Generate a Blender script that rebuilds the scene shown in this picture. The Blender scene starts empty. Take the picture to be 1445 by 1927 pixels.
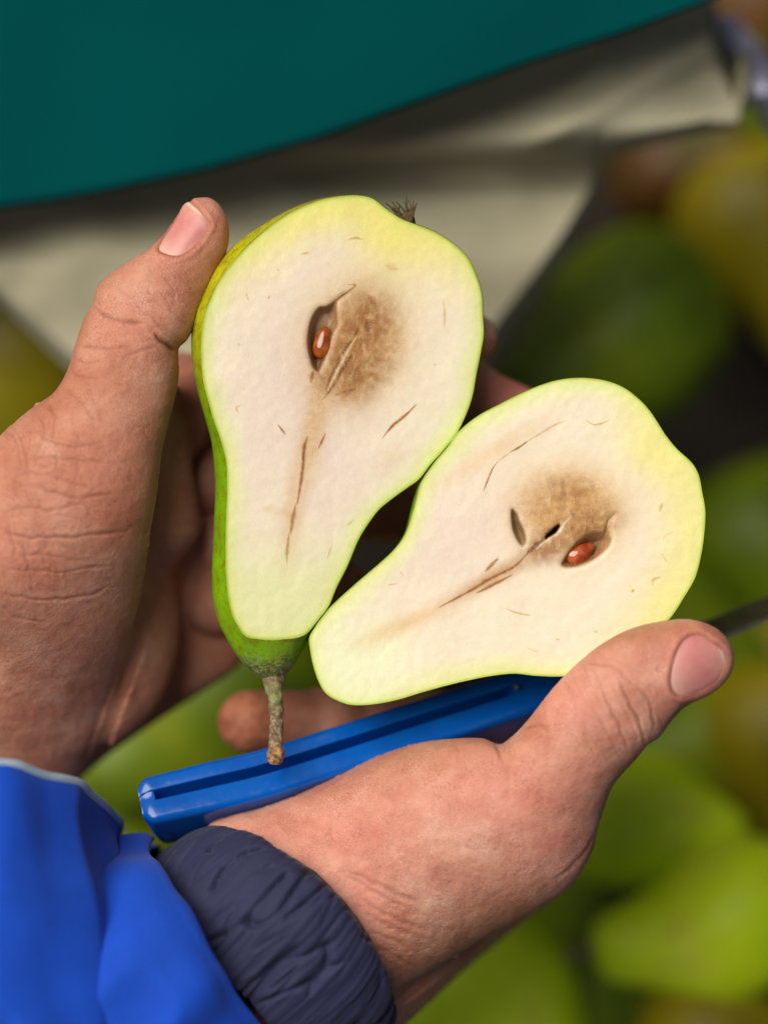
import bpy, math, random
import numpy as np
from mathutils import Vector, Matrix, noise as mnoise
from mathutils.bvhtree import BVHTree

random.seed(7); rng = np.random.default_rng(7)
# ------------------------------------------------------------------ camera, sky, sun, exposure
sc = bpy.context.scene
U = 0.01            # everything below is measured in centimetres, built in metres
D = 80.0            # camera height above the plane of the cut faces, in cm
SC = 75.0           # picture pixels per cm in that plane
cam_d = bpy.data.cameras.new('camera')
cam = bpy.data.objects.new('camera', cam_d); sc.collection.objects.link(cam); sc.camera = cam
cam.location = (0, 0, D * U)
cam_d.sensor_fit = 'HORIZONTAL'; cam_d.sensor_width = 24.0
cam_d.lens = 24.0 * D / (1445 / SC)
cam_d.clip_start = 0.02; cam_d.clip_end = 200
cam_d.dof.use_dof = True; cam_d.dof.focus_distance = D * U; cam_d.dof.aperture_fstop = 2.6

SUN = Vector((-0.44, 0.38, 0.82)).normalized()
world = bpy.data.worlds.new('World'); sc.world = world; world.use_nodes = True
wn = world.node_tree.nodes; wl = world.node_tree.links
sky = wn.new('ShaderNodeTexSky'); sky.sky_type = 'NISHITA'; sky.sun_disc = False
sky.sun_elevation = math.asin(SUN.z); sky.sun_rotation = math.atan2(SUN.x, SUN.y)
sky.air_density = 1.6; sky.dust_density = 6.0; sky.ozone_density = 0.6
bg = wn['Background']; bg.inputs['Strength'].default_value = 0.034
wl.new(sky.outputs['Color'], bg.inputs['Color'])
sun_d = bpy.data.lights.new('sun', 'SUN'); sun_d.energy = 3.8; sun_d.angle = math.radians(50); sun_d.color = (1.0, 0.95, 0.86)
sun = bpy.data.objects.new('sun', sun_d); sc.collection.objects.link(sun)
sun.rotation_euler = SUN.to_track_quat('Z', 'Y').to_euler(); sun.location = (0, 0, 3)
sc.view_settings.view_transform = 'Standard'; sc.view_settings.look = 'None'
sc.view_settings.gamma = 1; sc.view_settings.use_curve_mapping = False
sc.view_settings.exposure = 0.0

# ------------------------------------------------------------------ helpers
def P(px, py, z=0.0):
    k = (D - z) / D / SC
    return (np.asarray(px) - 722.5) * k, (963.5 - np.asarray(py)) * k, z
def V(px, py, z=0.0):
    x, y, z = P(px, py, z); return np.array([float(x), float(y), float(z)])
def to_px(X, Y, Z):
    k = SC * D / (D - Z); return X * k + 722.5, 963.5 - Y * k
def srgb(r, g, b):
    f = lambda c: (c / 255) / 12.92 if c <= 10 else ((c / 255 + .055) / 1.055) ** 2.4
    return np.array([f(r), f(g), f(b)])
def sm(a, b, x):
    t = np.clip((x - a) / (b - a), 0, 1); return t * t * (3 - 2 * t)
def mesh_of(name, v, f, mat, attrs=None, smooth=True):
    me = bpy.data.meshes.new(name)
    v = np.asarray(v, dtype=np.float32) * U
    if isinstance(f, np.ndarray):
        n = f.shape[1]
        me.vertices.add(len(v)); me.vertices.foreach_set('co', v.ravel())
        me.loops.add(f.size); me.loops.foreach_set('vertex_index', f.astype(np.int32).ravel())
        me.polygons.add(len(f)); me.polygons.foreach_set('loop_start', np.arange(0, f.size, n, dtype=np.int32))
        me.update(calc_edges=True)
    else:
        me.from_pydata(v.tolist(), [], f)
    me.validate()
    me.polygons.foreach_set('use_smooth', [smooth] * len(me.polygons))
    if mat: me.materials.append(mat)
    for k, a in (attrs or {}).items():
        a = np.asarray(a, dtype=np.float32)
        if a.ndim == 1:
            at = me.attributes.new(k, 'FLOAT', 'POINT'); at.data.foreach_set('value', a)
        else:
            at = me.attributes.new(k, 'FLOAT_COLOR', 'POINT')
            at.data.foreach_set('color', np.concatenate([a, np.ones((len(a), 1), np.float32)], 1).ravel())
    me.update()
    return me
def obj(name, me, parent=None):
    o = bpy.data.objects.new(name, me); sc.collection.objects.link(o)
    if parent is not None: o.parent = parent
    return o
def tag(o, label=None, cat=None, group=None, kind=None):
    if label: o['label'] = label
    if cat: o['category'] = cat
    if group: o['group'] = group
    if kind: o['kind'] = kind
    return o
def empty(name, loc=(0, 0, 0)):
    o = bpy.data.objects.new(name, None); sc.collection.objects.link(o)
    o.location = [c * U for c in loc]; o.empty_display_size = 0.02
    return o
def keep(child, parent):     # parent without moving the child (translation-only parents)
    child.parent = parent; child.location = child.location - parent.location
def cr_closed(pts, n):
    pts = np.asarray(pts, float); m = len(pts); out = []
    for i in range(m):
        p0, p1, p2, p3 = pts[i - 1], pts[i], pts[(i + 1) % m], pts[(i + 2) % m]
        for t in np.arange(0, 1, 1 / 12):
            out.append(0.5 * (2 * p1 + (p2 - p0) * t + (2 * p0 - 5 * p1 + 4 * p2 - p3) * t * t + (3 * p1 - p0 - 3 * p2 + p3) * t ** 3))
    out = np.array(out); w = np.linalg.norm(np.diff(np.vstack([out, out[:1]])[:, :2], axis=0), axis=1)
    s = np.concatenate([[0], np.cumsum(w)]); q = np.linspace(0, s[-1], n, endpoint=False)
    full = np.vstack([out, out[:1]])
    return np.stack([np.interp(q, s, full[:, k]) for k in range(full.shape[1])], 1)
def cr_open(pts, n):
    pts = np.asarray(pts, float); m = len(pts)
    ext = np.vstack([2 * pts[0] - pts[1], pts, 2 * pts[-1] - pts[-2]]); out = []
    for i in range(m - 1):
        p0, p1, p2, p3 = ext[i:i + 4]
        for t in np.arange(0, 1, 1 / 12):
            out.append(0.5 * (2 * p1 + (p2 - p0) * t + (2 * p0 - 5 * p1 + 4 * p2 - p3) * t * t + (3 * p1 - p0 - 3 * p2 + p3) * t ** 3))
    out.append(pts[-1]); out = np.array(out)
    s = np.concatenate([[0], np.cumsum(np.linalg.norm(np.diff(out, axis=0), axis=1))])
    q = np.linspace(0, s[-1], n)
    return np.stack([np.interp(q, s, out[:, k]) for k in range(out.shape[1])], 1)
def dist_line(x, y, pts, closed=False, tpar=False):
    pts = np.asarray(pts, float); q = np.vstack([pts, pts[:1]]) if closed else pts
    best = np.full(x.shape, 1e9, np.float32); bt = np.zeros_like(best)
    L = np.linalg.norm(np.diff(q, axis=0), axis=1); cum = np.concatenate([[0], np.cumsum(L)])
    for i in range(len(q) - 1):
        ax, ay = q[i]; bx, by = q[i + 1]; dx, dy = bx - ax, by - ay; l2 = dx * dx + dy * dy + 1e-9
        t = np.clip(((x - ax) * dx + (y - ay) * dy) / l2, 0, 1)
        d = np.hypot(x - ax - t * dx, y - ay - t * dy); m = d < best
        best = np.where(m, d, best)
        if tpar: bt = np.where(m, (cum[i] + t * L[i]) / cum[-1], bt)
    return (best, bt) if tpar else best
def inside(x, y, pts):
    pts = np.asarray(pts, float); r = np.zeros(x.shape, bool); j = len(pts) - 1
    for i in range(len(pts)):
        xi, yi = pts[i]; xj, yj = pts[j]
        c = ((yi > y) != (yj > y)) & (x < (xj - xi) * (y - yi) / (yj - yi + 1e-12) + xi)
        r ^= c; j = i
    return r
def vnoise(x, y, s, seed=0):       # smooth value noise on arrays, ~ -1..1
    g = np.random.default_rng(seed).uniform(-1, 1, (256, 256)); x = x / s + 1000.3; y = y / s + 1000.7
    xi = np.floor(x).astype(int); yi = np.floor(y).astype(int); fx = x - xi; fy = y - yi
    fx = fx * fx * (3 - 2 * fx); fy = fy * fy * (3 - 2 * fy); xi &= 255; yi &= 255; x1 = (xi + 1) & 255; y1 = (yi + 1) & 255
    return (g[xi, yi] * (1 - fx) + g[x1, yi] * fx) * (1 - fy) + (g[xi, y1] * (1 - fx) + g[x1, y1] * fx) * fy
def grid_faces(nu, nv, wrap_u=False, wrap_v=False):
    iu = np.arange(nu if wrap_u else nu - 1); iv = np.arange(nv if wrap_v else nv - 1)
    a, b = np.meshgrid(iu, iv, indexing='ij'); a1 = (a + 1) % nu; b1 = (b + 1) % nv
    return np.stack([a * nv + b, a1 * nv + b, a1 * nv + b1, a * nv + b1], -1).reshape(-1, 4)
def normals_of(v, f):
    n = np.zeros_like(v); fn = np.cross(v[f[:, 2]] - v[f[:, 0]], v[f[:, 3]] - v[f[:, 1]])
    for k in range(4):
        for c in range(3): n[:, c] += np.bincount(f[:, k], fn[:, c], len(v))
    return n / (np.linalg.norm(n, axis=1, keepdims=True) + 1e-12)
def relax(v, f, it, lam=0.5):
    e = np.concatenate([f[:, [0, 1]], f[:, [1, 2]], f[:, [2, 3]], f[:, [3, 0]]])
    cnt = np.bincount(e[:, 0], minlength=len(v)) + np.bincount(e[:, 1], minlength=len(v))
    for i in range(it):
        l = lam if i % 2 == 0 else -lam * 1.04
        a = np.stack([np.bincount(e[:, 0], v[e[:, 1], c], len(v)) + np.bincount(e[:, 1], v[e[:, 0], c], len(v)) for c in range(3)], 1)
        v = v + l * (a / np.maximum(cnt, 1)[:, None] - v)
    return v

# ------------------------------------------------------------------ materials
class NT:
    def __init__(s, name):
        s.m = bpy.data.materials.new(name); s.m.use_nodes = True; s.n = s.m.node_tree.nodes; s.l = s.m.node_tree.links
        s.b = s.n['Principled BSDF']; s.tc = s.n.new('ShaderNodeTexCoord').outputs['Object']
    def val(s, sock, v):
        if hasattr(v, 'links'): s.l.new(v, sock)
        else: sock.default_value = v
    def noise(s, scale, detail=3, rough=.55, vec=None, dist=0):
        n = s.n.new('ShaderNodeTexNoise'); n.inputs['Scale'].default_value = scale; n.inputs['Detail'].default_value = detail
        n.inputs['Roughness'].default_value = rough; n.inputs['Distortion'].default_value = dist
        s.l.new(vec if vec is not None else s.tc, n.inputs['Vector']); return n.outputs['Fac']
    def voro(s, scale, feature='DISTANCE_TO_EDGE', vec=None):
        n = s.n.new('ShaderNodeTexVoronoi'); n.feature = feature; n.inputs['Scale'].default_value = scale
        s.l.new(vec if vec is not None else s.tc, n.inputs['Vector']); return n.outputs['Distance']
    def attr(s, name, out='Fac'):
        n = s.n.new('ShaderNodeAttribute'); n.attribute_name = name; return n.outputs[out]
    def ramp(s, fac, stops):
        n = s.n.new('ShaderNodeValToRGB'); e = n.color_ramp.elements
        while len(e) < len(stops): e.new(0.5)
        for k, (p, c) in enumerate(stops):
            e[k].position = p; e[k].color = (*c, 1) if not np.isscalar(c) else (c, c, c, 1)
        s.l.new(fac, n.inputs['Fac']); return n.outputs['Color']
    def mix(s, fac, a, b, mode='MIX'):
        n = s.n.new('ShaderNodeMix'); n.data_type = 'RGBA'; n.blend_type = mode
        s.val(n.inputs[0], fac)
        for sock, v in ((n.inputs[6], a), (n.inputs[7], b)):
            if hasattr(v, 'links'): s.l.new(v, sock)
            else: sock.default_value = (*v, 1)
        return n.outputs[2]
    def math(s, op, a, b=0.0, clamp=False):
        n = s.n.new('ShaderNodeMath'); n.operation = op; n.use_clamp = clamp
        s.val(n.inputs[0], a); s.val(n.inputs[1], b); return n.outputs[0]
    def mapping(s, scale=(1, 1, 1), rot=(0, 0, 0)):
        n = s.n.new('ShaderNodeMapping'); n.inputs['Scale'].default_value = scale; n.inputs['Rotation'].default_value = rot
        s.l.new(s.tc, n.inputs['Vector']); return n.outputs['Vector']
    def bump(s, h, strength, dist, prev=None):
        n = s.n.new('ShaderNodeBump'); n.inputs['Strength'].default_value = strength; n.inputs['Distance'].default_value = dist
        s.l.new(h, n.inputs['Height'])
        if prev is not None: s.l.new(prev, n.inputs['Normal'])
        s.l.new(n.outputs['Normal'], s.b.inputs['Normal']); return n.outputs['Normal']
    def set(s, **k):
        for a, v in k.items(): s.val(s.b.inputs[a.replace('_', ' ')], (*v, 1) if isinstance(v, (tuple, np.ndarray)) and len(v) == 3 else v)
        return s
    def sss(s, w, scale, rad=(1, .35, .2)):
        s.b.inputs['Subsurface Weight'].default_value = w; s.b.inputs['Subsurface Scale'].default_value = scale
        s.b.inputs['Subsurface Radius'].default_value = rad; return s
def plain(name, col, rough=.5, spec=.5, metal=0, var=.15, scale=300, bmp=0, bd=.0003):
    t = NT(name); c = np.array(col)
    t.set(Base_Color=t.ramp(t.noise(scale, 4), [(.3, tuple(c * (1 - var))), (.7, tuple(np.minimum(c * (1 + var), 1)))]), Roughness=rough, Metallic=metal)
    t.b.inputs['Specular IOR Level'].default_value = spec
    if bmp: t.bump(t.noise(scale * 3, 4), bmp, bd)
    return t.m

def skin_mat():
    t = NT('skin')
    n1 = t.noise(70, 4, .6); n2 = t.noise(260, 5, .65); n3 = t.noise(1400, 3, .6)
    base = t.ramp(n1, [(.30, tuple(srgb(188, 119, 99))), (.5, tuple(srgb(211, 148, 126))), (.70, tuple(srgb(226, 174, 153)))])
    base = t.mix(t.ramp(n2, [(.45, 0.0), (.75, .45)]), base, tuple(srgb(186, 108, 84)))
    base = t.mix(t.attr('pink'), base, tuple(srgb(216, 128, 112)))
    base = t.mix(t.math('MULTIPLY', t.attr('tan'), .8), base, tuple(srgb(170, 112, 66)))
    crack_vec = t.mapping((1, 1, 1))
    wv = t.n.new('ShaderNodeVectorMath'); wv.operation = 'MULTIPLY_ADD'; nz_ = t.n.new('ShaderNodeTexNoise'); nz_.inputs['Scale'].default_value = 500; t.l.new(t.tc, nz_.inputs['Vector'])
    t.l.new(nz_.outputs['Color'], wv.inputs[0]); wv.inputs[1].default_value = (.0012, .0012, .0012); t.l.new(t.tc, wv.inputs[2])
    v1 = t.voro(1350, vec=wv.outputs[0]); v2 = t.voro(2300)
    fine = t.ramp(v1, [(.0, 0.0), (.11, 1.0)])
    grime = t.math('MULTIPLY', t.math('SUBTRACT', 1.0, fine), t.math('MULTIPLY', t.ramp(t.noise(120, 4), [(.35, 0.15), (.62, 1.0)]), .5))
    base = t.mix(grime, base, tuple(srgb(120, 66, 42)))
    base = t.mix(t.math('MULTIPLY', t.attr('dirt_shade'), .8, True), base, tuple(srgb(112, 52, 32)))  # crease dirt, plus the painted shade of one fingertip
    spk = t.ramp(n3, [(.66, 0.0), (.74, .45)])
    base = t.mix(spk, base, tuple(srgb(150, 92, 60)))
    t.set(Base_Color=base, Roughness=t.ramp(n2, [(.3, .42), (.7, .6)]))
    t.b.inputs['Specular IOR Level'].default_value = .38
    t.sss(.22, .0022, (1.0, .36, .22))
    b = t.bump(fine, .3, .00014)
    b = t.bump(t.noise(650, 6, .7), .7, .0005, b)
    wr = t.noise(1.0, 3, .6, vec=t.mapping((260, 900, 500), (0, 0, math.radians(-28))))
    t.bump(t.math('MULTIPLY', wr, t.attr('fold')), .6, .0005, b)
    return t.m
def nail_mat():
    t = NT('nail'); u = t.attr('lun')
    c = t.ramp(u, [(0.0, tuple(srgb(218, 172, 160))), (.25, tuple(srgb(206, 138, 130))), (.6, tuple(srgb(200, 120, 118))), (.9, tuple(srgb(206, 142, 130))), (.95, tuple(srgb(222, 196, 168))), (1.0, tuple(srgb(150, 110, 84)))])
    c = t.mix(t.ramp(t.noise(350, 4), [(.4, 0.0), (.8, .4)]), c, tuple(srgb(226, 168, 152)))
    t.set(Base_Color=c, Roughness=.42); t.sss(.15, .0012)
    t.bump(t.noise(1.0, 2, vec=t.mapping((3200, 500, 900), (0, 0, math.radians(40)))), .18, .0001); return t.m
def flesh_mat():
    t = NT('pear_flesh'); c = t.attr('col', 'Color')
    g = t.noise(900, 5, .7)
    c = t.mix(t.ramp(g, [(.38, 0.0), (.68, .6)]), c, (.97, .91, .80), 'MULTIPLY')
    core = t.attr('core')
    c = t.mix(t.math('MULTIPLY', core, t.ramp(t.noise(420, 7, .78, dist=.6), [(.42, 0.0), (.64, .5)])), c, tuple(srgb(128, 70, 16)))
    c = t.mix(t.math('MULTIPLY', core, t.ramp(t.noise(1.0, 5, .7, vec=t.mapping((900, 260, 400), (0, 0, math.radians(-28)))), [(.52, 0.0), (.66, .4)])), c, tuple(srgb(226, 196, 140)))
    c = t.mix(t.ramp(t.noise(2600, 2), [(.62, 0.0), (.72, .3)]), c, tuple(srgb(248, 240, 222)))
    c = t.mix(t.ramp(t.noise(160, 4), [(.40, 0.0), (.75, .10)]), c, tuple(srgb(214, 186, 150)))
    t.set(Base_Color=c, Roughness=t.ramp(t.noise(1800, 3), [(.3, .18), (.65, .42)]))
    t.b.inputs['Specular IOR Level'].default_value = .4
    t.sss(.05, .0008, (1, .8, .5)); t.b.inputs['Coat Weight'].default_value = .28; t.b.inputs['Coat Roughness'].default_value = .09
    cb_ = t.n.new('ShaderNodeBump'); cb_.inputs['Strength'].default_value = .9; cb_.inputs['Distance'].default_value = .0006; t.l.new(t.noise(1500, 3, .6), cb_.inputs['Height']); t.l.new(cb_.outputs['Normal'], t.b.inputs['Coat Normal'])
    b = t.bump(t.noise(900, 3), .18, .0002)
    t.bump(t.noise(2400, 4, .75), .32, .0002, b); return t.m
def pear_skin_mat():
    t = NT('pear_skin'); c = t.attr('col', 'Color')
    c = t.mix(t.ramp(t.noise(420, 5, .7), [(.48, 0.0), (.66, .7)]), c, tuple(srgb(128, 104, 10)))
    c = t.mix(t.ramp(t.voro(900, 'F1'), [(.10, .7), (.26, 0.0)]), c, tuple(srgb(88, 96, 12)))
    c = t.mix(t.attr('net'), c, t.ramp(t.noise(700, 5, .7, dist=1.5), [(.42, tuple(srgb(70, 80, 26))), (.55, tuple(srgb(128, 140, 70))), (.66, tuple(srgb(180, 178, 140)))]))
    t.set(Base_Color=c, Roughness=.38); t.sss(.1, .0015, (.7, 1, .3))
    b = t.bump(t.noise(900, 4), .15, .0002)
    t.bump(t.math('MULTIPLY', t.noise(600, 5), t.attr('net')), .6, .0006, b); return t.m
def whole_pear_mat(name, g1, g2, g3):
    t = NT(name); n = t.noise(28, 4, .6)
    c = t.ramp(n, [(.3, tuple(g1)), (.5, tuple(g2)), (.7, tuple(g3))])
    c = t.mix(t.ramp(t.voro(420, 'F1'), [(.1, .5), (.25, 0.0)]), c, tuple(np.array(g1) * .5))
    c = t.mix(t.ramp(t.noise(60, 5, .7), [(.54, 0.0), (.72, .35)]), c, tuple(srgb(110, 90, 14)))
    t.set(Base_Color=c, Roughness=.5); t.b.inputs['Specular IOR Level'].default_value = .35; t.bump(t.noise(500, 3), .12, .0004); return t.m
def cloth_mat(name, col, rough=.8, weave=2600, var=.12, bmp=.4, sheen=.2, big=30):
    t = NT(name); c = np.array(col)
    a = t.ramp(t.noise(big, 4), [(.3, tuple(c * (1 - var))), (.7, tuple(c * (1 + var)))])
    a = t.mix(t.ramp(t.noise(weave, 2), [(.4, 0.0), (.7, .3)]), a, tuple(np.minimum(c * 1.5, 1)))
    t.set(Base_Color=a, Roughness=rough); t.b.inputs['Sheen Weight'].default_value = sheen
    t.b.inputs['Specular IOR Level'].default_value = .25
    t.bump(t.noise(weave, 3), bmp, .0002); return t.m
def stem_mat():
    t = NT('stem_bark'); vec = t.mapping((1, 1, 1))
    c = t.ramp(t.noise(900, 6, .75), [(.34, tuple(srgb(66, 50, 34))), (.5, tuple(srgb(124, 102, 76))), (.66, tuple(srgb(176, 156, 124)))])
    c = t.mix(t.attr('green'), c, t.ramp(t.noise(500, 4), [(.4, tuple(srgb(96, 108, 52))), (.6, tuple(srgb(150, 158, 96)))]))
    c = t.mix(t.attr('tip'), c, t.ramp(t.noise(900, 4), [(.4, tuple(srgb(110, 78, 48))), (.6, tuple(srgb(188, 146, 100)))]))
    t.set(Base_Color=c, Roughness=.75)
    t.bump(t.noise(800, 6, .7), .9, .0007); return t.m
def seed_mat(name, a, b):
    t = NT(name)
    t.set(Base_Color=t.ramp(t.noise(300, 3), [(.35, tuple(a)), (.65, tuple(b))]), Roughness=.12); t.b.inputs['Coat Weight'].default_value = .6
    t.b.inputs['Coat Roughness'].default_value = .05; t.sss(.2, .001); t.bump(t.noise(500, 2), .2, .0003); return t.m

M = {}
M['skin'] = skin_mat(); M['nail'] = nail_mat(); M['flesh'] = flesh_mat(); M['pskin'] = pear_skin_mat(); M['stem'] = stem_mat()
M['seed1'] = seed_mat('pear_seed', srgb(128, 56, 12), srgb(186, 98, 28)); M['seed2'] = seed_mat('pear_seed_red', srgb(128, 44, 14), srgb(196, 96, 44))
M['green'] = whole_pear_mat('green_pear_skin', srgb(74, 92, 2), srgb(100, 122, 4), srgb(126, 142, 8))
M['bright'] = whole_pear_mat('bright_green_pear_skin', srgb(178, 208, 4), srgb(198, 222, 14), srgb(212, 226, 60))
M['olive'] = whole_pear_mat('olive_pear_skin', srgb(104, 94, 2), srgb(136, 122, 4), srgb(150, 140, 8))
M['russet'] = whole_pear_mat('russet_pear_skin', srgb(66, 44, 4), srgb(94, 58, 6), srgb(80, 76, 8))
M['blue'] = cloth_mat('blue_fabric', srgb(8, 66, 176), .8, 1500, .14, .8, .1, 60)
M['navy'] = cloth_mat('navy_fabric', srgb(38, 40, 70), .7, 1800, .15, .4, .1)
M['piping'] = cloth_mat('pale_piping', srgb(150, 170, 190), .7)
M['cream'] = cloth_mat('cream_cloth', srgb(172, 166, 140), .9, 900, .05, .3, .1, 14)
M['teal'] = cloth_mat('teal_fabric', np.array([.0008, .052, .055]), .8, 3000, .08, .2, 0, 8); M['teal'].node_tree.nodes['Principled BSDF'].inputs['Specular IOR Level'].default_value = 0
M['bag'] = plain('white_plastic', srgb(205, 205, 235), .3, var=.05)
M['ground'] = plain('dark_soil', srgb(38, 30, 18), .9, var=.4, scale=40, bmp=.6, bd=.004)
M['calyx'] = plain('dry_calyx', srgb(74, 60, 30), .8, var=.5, scale=900, bmp=.6)
def handle_mat():
    t = NT('blue_handle_plastic')
    t.set(Base_Color=t.ramp(t.noise(60, 4), [(.3, tuple(srgb(0, 74, 160))), (.7, tuple(srgb(2, 90, 184)))]),
          Roughness=t.ramp(t.noise(500, 5), [(.35, .10), (.7, .24)]))
    t.bump(t.noise(700, 4), .06, .0003); return t.m
M['handle'] = handle_mat()
M['steel'] = plain('dark_steel', srgb(100, 98, 68), .3, metal=.8, var=.2, scale=200)
M['steeledge'] = plain('ground_steel_edge', srgb(112, 112, 92), .4, metal=.6, var=.15, scale=400)

# ------------------------------------------------------------------ pears: the two cut halves
UP = [((672,367),(672,367)),((701,373),(701,372)),((726,392),(726,391)),((755,411),(755,410)),((786,423),(786,422)),((822,438),(822,437)),((855,460),(855,459)),
 ((880,485),(881,485)),((896,519),(897,519)),((906,552),(907,552)),((908,589),(909,589)),((910,627),(911,627)),((905,660),(906,660)),((896,705),(896,705)),((886,755),(886,755)),
 ((863,809),(863,809)),((838,843),(838,843)),((812,872),(812,872)),((789,901),(789,902)),((766,918),(766,919)),((741,936),(741,937)),((712,960),(713,961)),((687,994),(688,995)),((671,1023),(672,1024)),
 ((654,1064),(655,1064)),((633,1106),(634,1107)),((619,1140),(620,1141)),((602,1163),(603,1165)),((590,1178),(591,1183)),((579,1191),(581,1201)),((567,1198),(572,1218)),((552,1202),(560,1240)),((538,1203),(548,1258)),((520,1205),(530,1276)),
 ((503,1205),(505,1282)),((485,1203),(486,1273)),((467,1200),(464,1256)),((456,1192),(446,1234)),((448,1179),(430,1208)),((438,1160),(411,1170)),((429,1122),(401,1124)),((425,1077),(399,1078)),((424,1027),(401,1027)),
 ((425,977),(403,975)),((427,923),(405,923)),((426,877),(403,877)),((417,834),(398,832)),((404,797),(388,794)),((392,755),(377,755)),((382,714),(367,714)),((378,672),(361,672)),((379,631),(360,631)),
 ((386,588),(365,588)),((401,548),(382,547)),((426,507),(405,502)),((464,463),(444,458)),((510,423),(492,424)),((556,394),(540,396)),((602,376),(592,376)),((640,369),(636,368))]
LO = [(862,813),(897,784),(943,759),(993,734),(1042,717),(1088,711),(1134,715),(1171,728),(1200,749),(1221,771),(1238,796),(1254,821),(1275,846),(1300,869),(1314,892),(1321,925),(1327,962),(1325,1004),
 (1319,1045),(1308,1087),(1287,1124),(1262,1162),(1224,1200),(1175,1238),(1115,1264),(1060,1273),(1009,1272),(968,1268),(926,1272),(884,1280),(842,1290),(795,1303),(745,1318),(700,1326),(662,1327),(633,1318),
 (613,1305),(600,1284),(590,1255),(584,1226),(582,1200),(594,1178),(607,1160),(627,1137),(671,1097),(712,1062),(741,1035),(762,1006),(774,973),(783,940),(792,909),(815,873),(841,842)]
def soft(x, y, cx, cy, rx, ry, ang=0, p=1.0):
    c, s = math.cos(math.radians(ang)), math.sin(math.radians(ang)); dx, dy = x - cx, y - cy
    u = (dx * c + dy * s) / rx; v = (-dx * s + dy * c) / ry
    return np.exp(-((u * u + v * v) ** p))
def half_pear(name, Cc, Ss, spine, depth, zface, w0, col_fn, cavities, skin_fn, parent, stains=(), core_fn=None):
    N, R = len(Cc), 200
    A, B = np.array(spine[0], float), np.array(spine[1], float); ab = B - A
    t = ((Cc - A) @ ab) / (ab @ ab); tt = .5 + .5 * np.tanh((t - .5) * 2 * 1.25) / np.tanh(1.25)
    t = np.clip(np.where(np.abs(t - .5) > .5, t, t), 0.0, 1.0); k = 25
    ker = np.hanning(2 * k + 1); ker /= ker.sum()
    t = np.convolve(np.concatenate([t[-k:], t, t[:k]]), ker, 'valid')
    sp = A + t[:, None] * ab
    # cut face
    rr = np.linspace(0, 1, R) ** .8
    xy = sp[:, None, :] + (Cc - sp)[:, None, :] * rr[None, :, None]
    x, y = xy[..., 0].ravel(), xy[..., 1].ravel()
    z = zface(x, y) + .012 * vnoise(x, y, 60, 3) + .004 * vnoise(x, y, 14, 4)
    dout = dist_line(x, y, Cc[::8], True)
    col = col_fn(x, y, dout)
    for poly, dep, w, c_wall, c_floor in cavities:
        poly = cr_closed(poly, 120); ins = inside(x, y, poly); dd = dist_line(x, y, poly, True)
        dd = np.where(ins, dd, -dd)
        f = sm(-1.0, w, dd); z = z - dep * f - .02 * np.exp(-(np.minimum(dd, 0) / 5) ** 2)
        m = sm(-1.5, 1.5, dd)[:, None]; cc = c_wall + (c_floor - c_wall) * sm(2, w * 1.6, dd)[:, None]
        lip = (np.exp(-(dd / 3.0) ** 2) * .55)[:, None]
        col = col * (1 - m) + cc * m; col = col * (1 - lip) + srgb(150, 104, 58) * lip
    for cx, cy, rx, ry, an, rgb, st in stains: col = lerp(col, rgb, (st * soft(x, y, cx, cy, rx, ry, an, 2))[:, None] * (z < zface(x, y) - .04)[:, None])
    k = (D - z) / D / SC; vf = np.stack([(x - 722.5) * k, (963.5 - y) * k, z], 1)
    f = grid_faces(N, R, wrap_u=True)[:, ::1]
    nz = normals_of(vf, f)[:, 2].mean()
    if nz < 0: f = f[:, ::-1]
    obj('cut_face', mesh_of('cut_face', vf, f, M['flesh'], {'col': col, 'core': core_fn(x, y)}), parent)
    # skin
    W = 44; ws = np.linspace(0, 1, W); rows = []; zs = []
    zc = zface(Cc[:, 0], Cc[:, 1])
    for w in ws:
        if w <= w0:
            q = Cc + (Ss - Cc) * math.sin(math.pi / 2 * w / w0)
        else:
            e = (w - w0) / (1 - w0); th = e * math.pi / 2
            q = sp + (Ss - sp) * math.cos(th)
        dz = depth * (w / w0 * .30 if w <= w0 else .30 + .70 * math.sin((w - w0) / (1 - w0) * math.pi / 2))
        rows.append(q); zs.append(zc - dz * (1 if w > w0 else 1))
    q = np.stack(rows, 1); zz = np.stack(zs, 1); x, y, z = q[..., 0].ravel(), q[..., 1].ravel(), zz.ravel()
    k = (D - z) / D / SC; vs = np.stack([(x - 722.5) * k, (963.5 - y) * k, z], 1)
    # the rim of the skin meets the rim of the cut face
    f = grid_faces(N, W, wrap_u=True)
    if (normals_of(vs, f)[:, 2]).mean() > 0: f = f[:, ::-1]
    cs, net = skin_fn(x, y)
    obj('skin', mesh_of('skin', vs, f, M['pskin'], {'col': cs, 'net': net}), parent)

def lines_mask(x, y, lines):
    m = np.zeros(x.shape)
    for pts, w, s in lines:
        q = np.array(pts, float); mg = 5 * w
        sel = np.nonzero((x > q[:, 0].min() - mg) & (x < q[:, 0].max() + mg) & (y > q[:, 1].min() - mg) & (y < q[:, 1].max() + mg))[0]
        if len(q) > 2: q = cr_open(q, 16)
        X_, Y_ = x[sel], y[sel]; d, t = dist_line(X_, Y_, q, tpar=True); ww = w * .56 * (.15 + 1.0 * np.sin(np.pi * np.clip(t, .02, .98)) ** .8) * (1 + .35 * vnoise(X_, Y_, 11, 13))
        m[sel] = np.maximum(m[sel], min(1, s * 1.3) * np.exp(-(d / ww) ** 2) * (.75 + .25 * vnoise(X_, Y_, 5, 9)))
    return np.clip(m, 0, 1)[:, None]
Z1 = lambda *p: [(340 + a / 2.408, 340 + b / 2.408) for a, b in p]
Z2 = lambda *p: [(380 + a / 2.408, 840 + b / 2.408) for a, b in p]
Z3 = lambda *p: [(760 + a / 2.408, 680 + b / 2.408) for a, b in p]
def absorb(c, k, m): return c * np.array(k)[None, :] ** m
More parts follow.
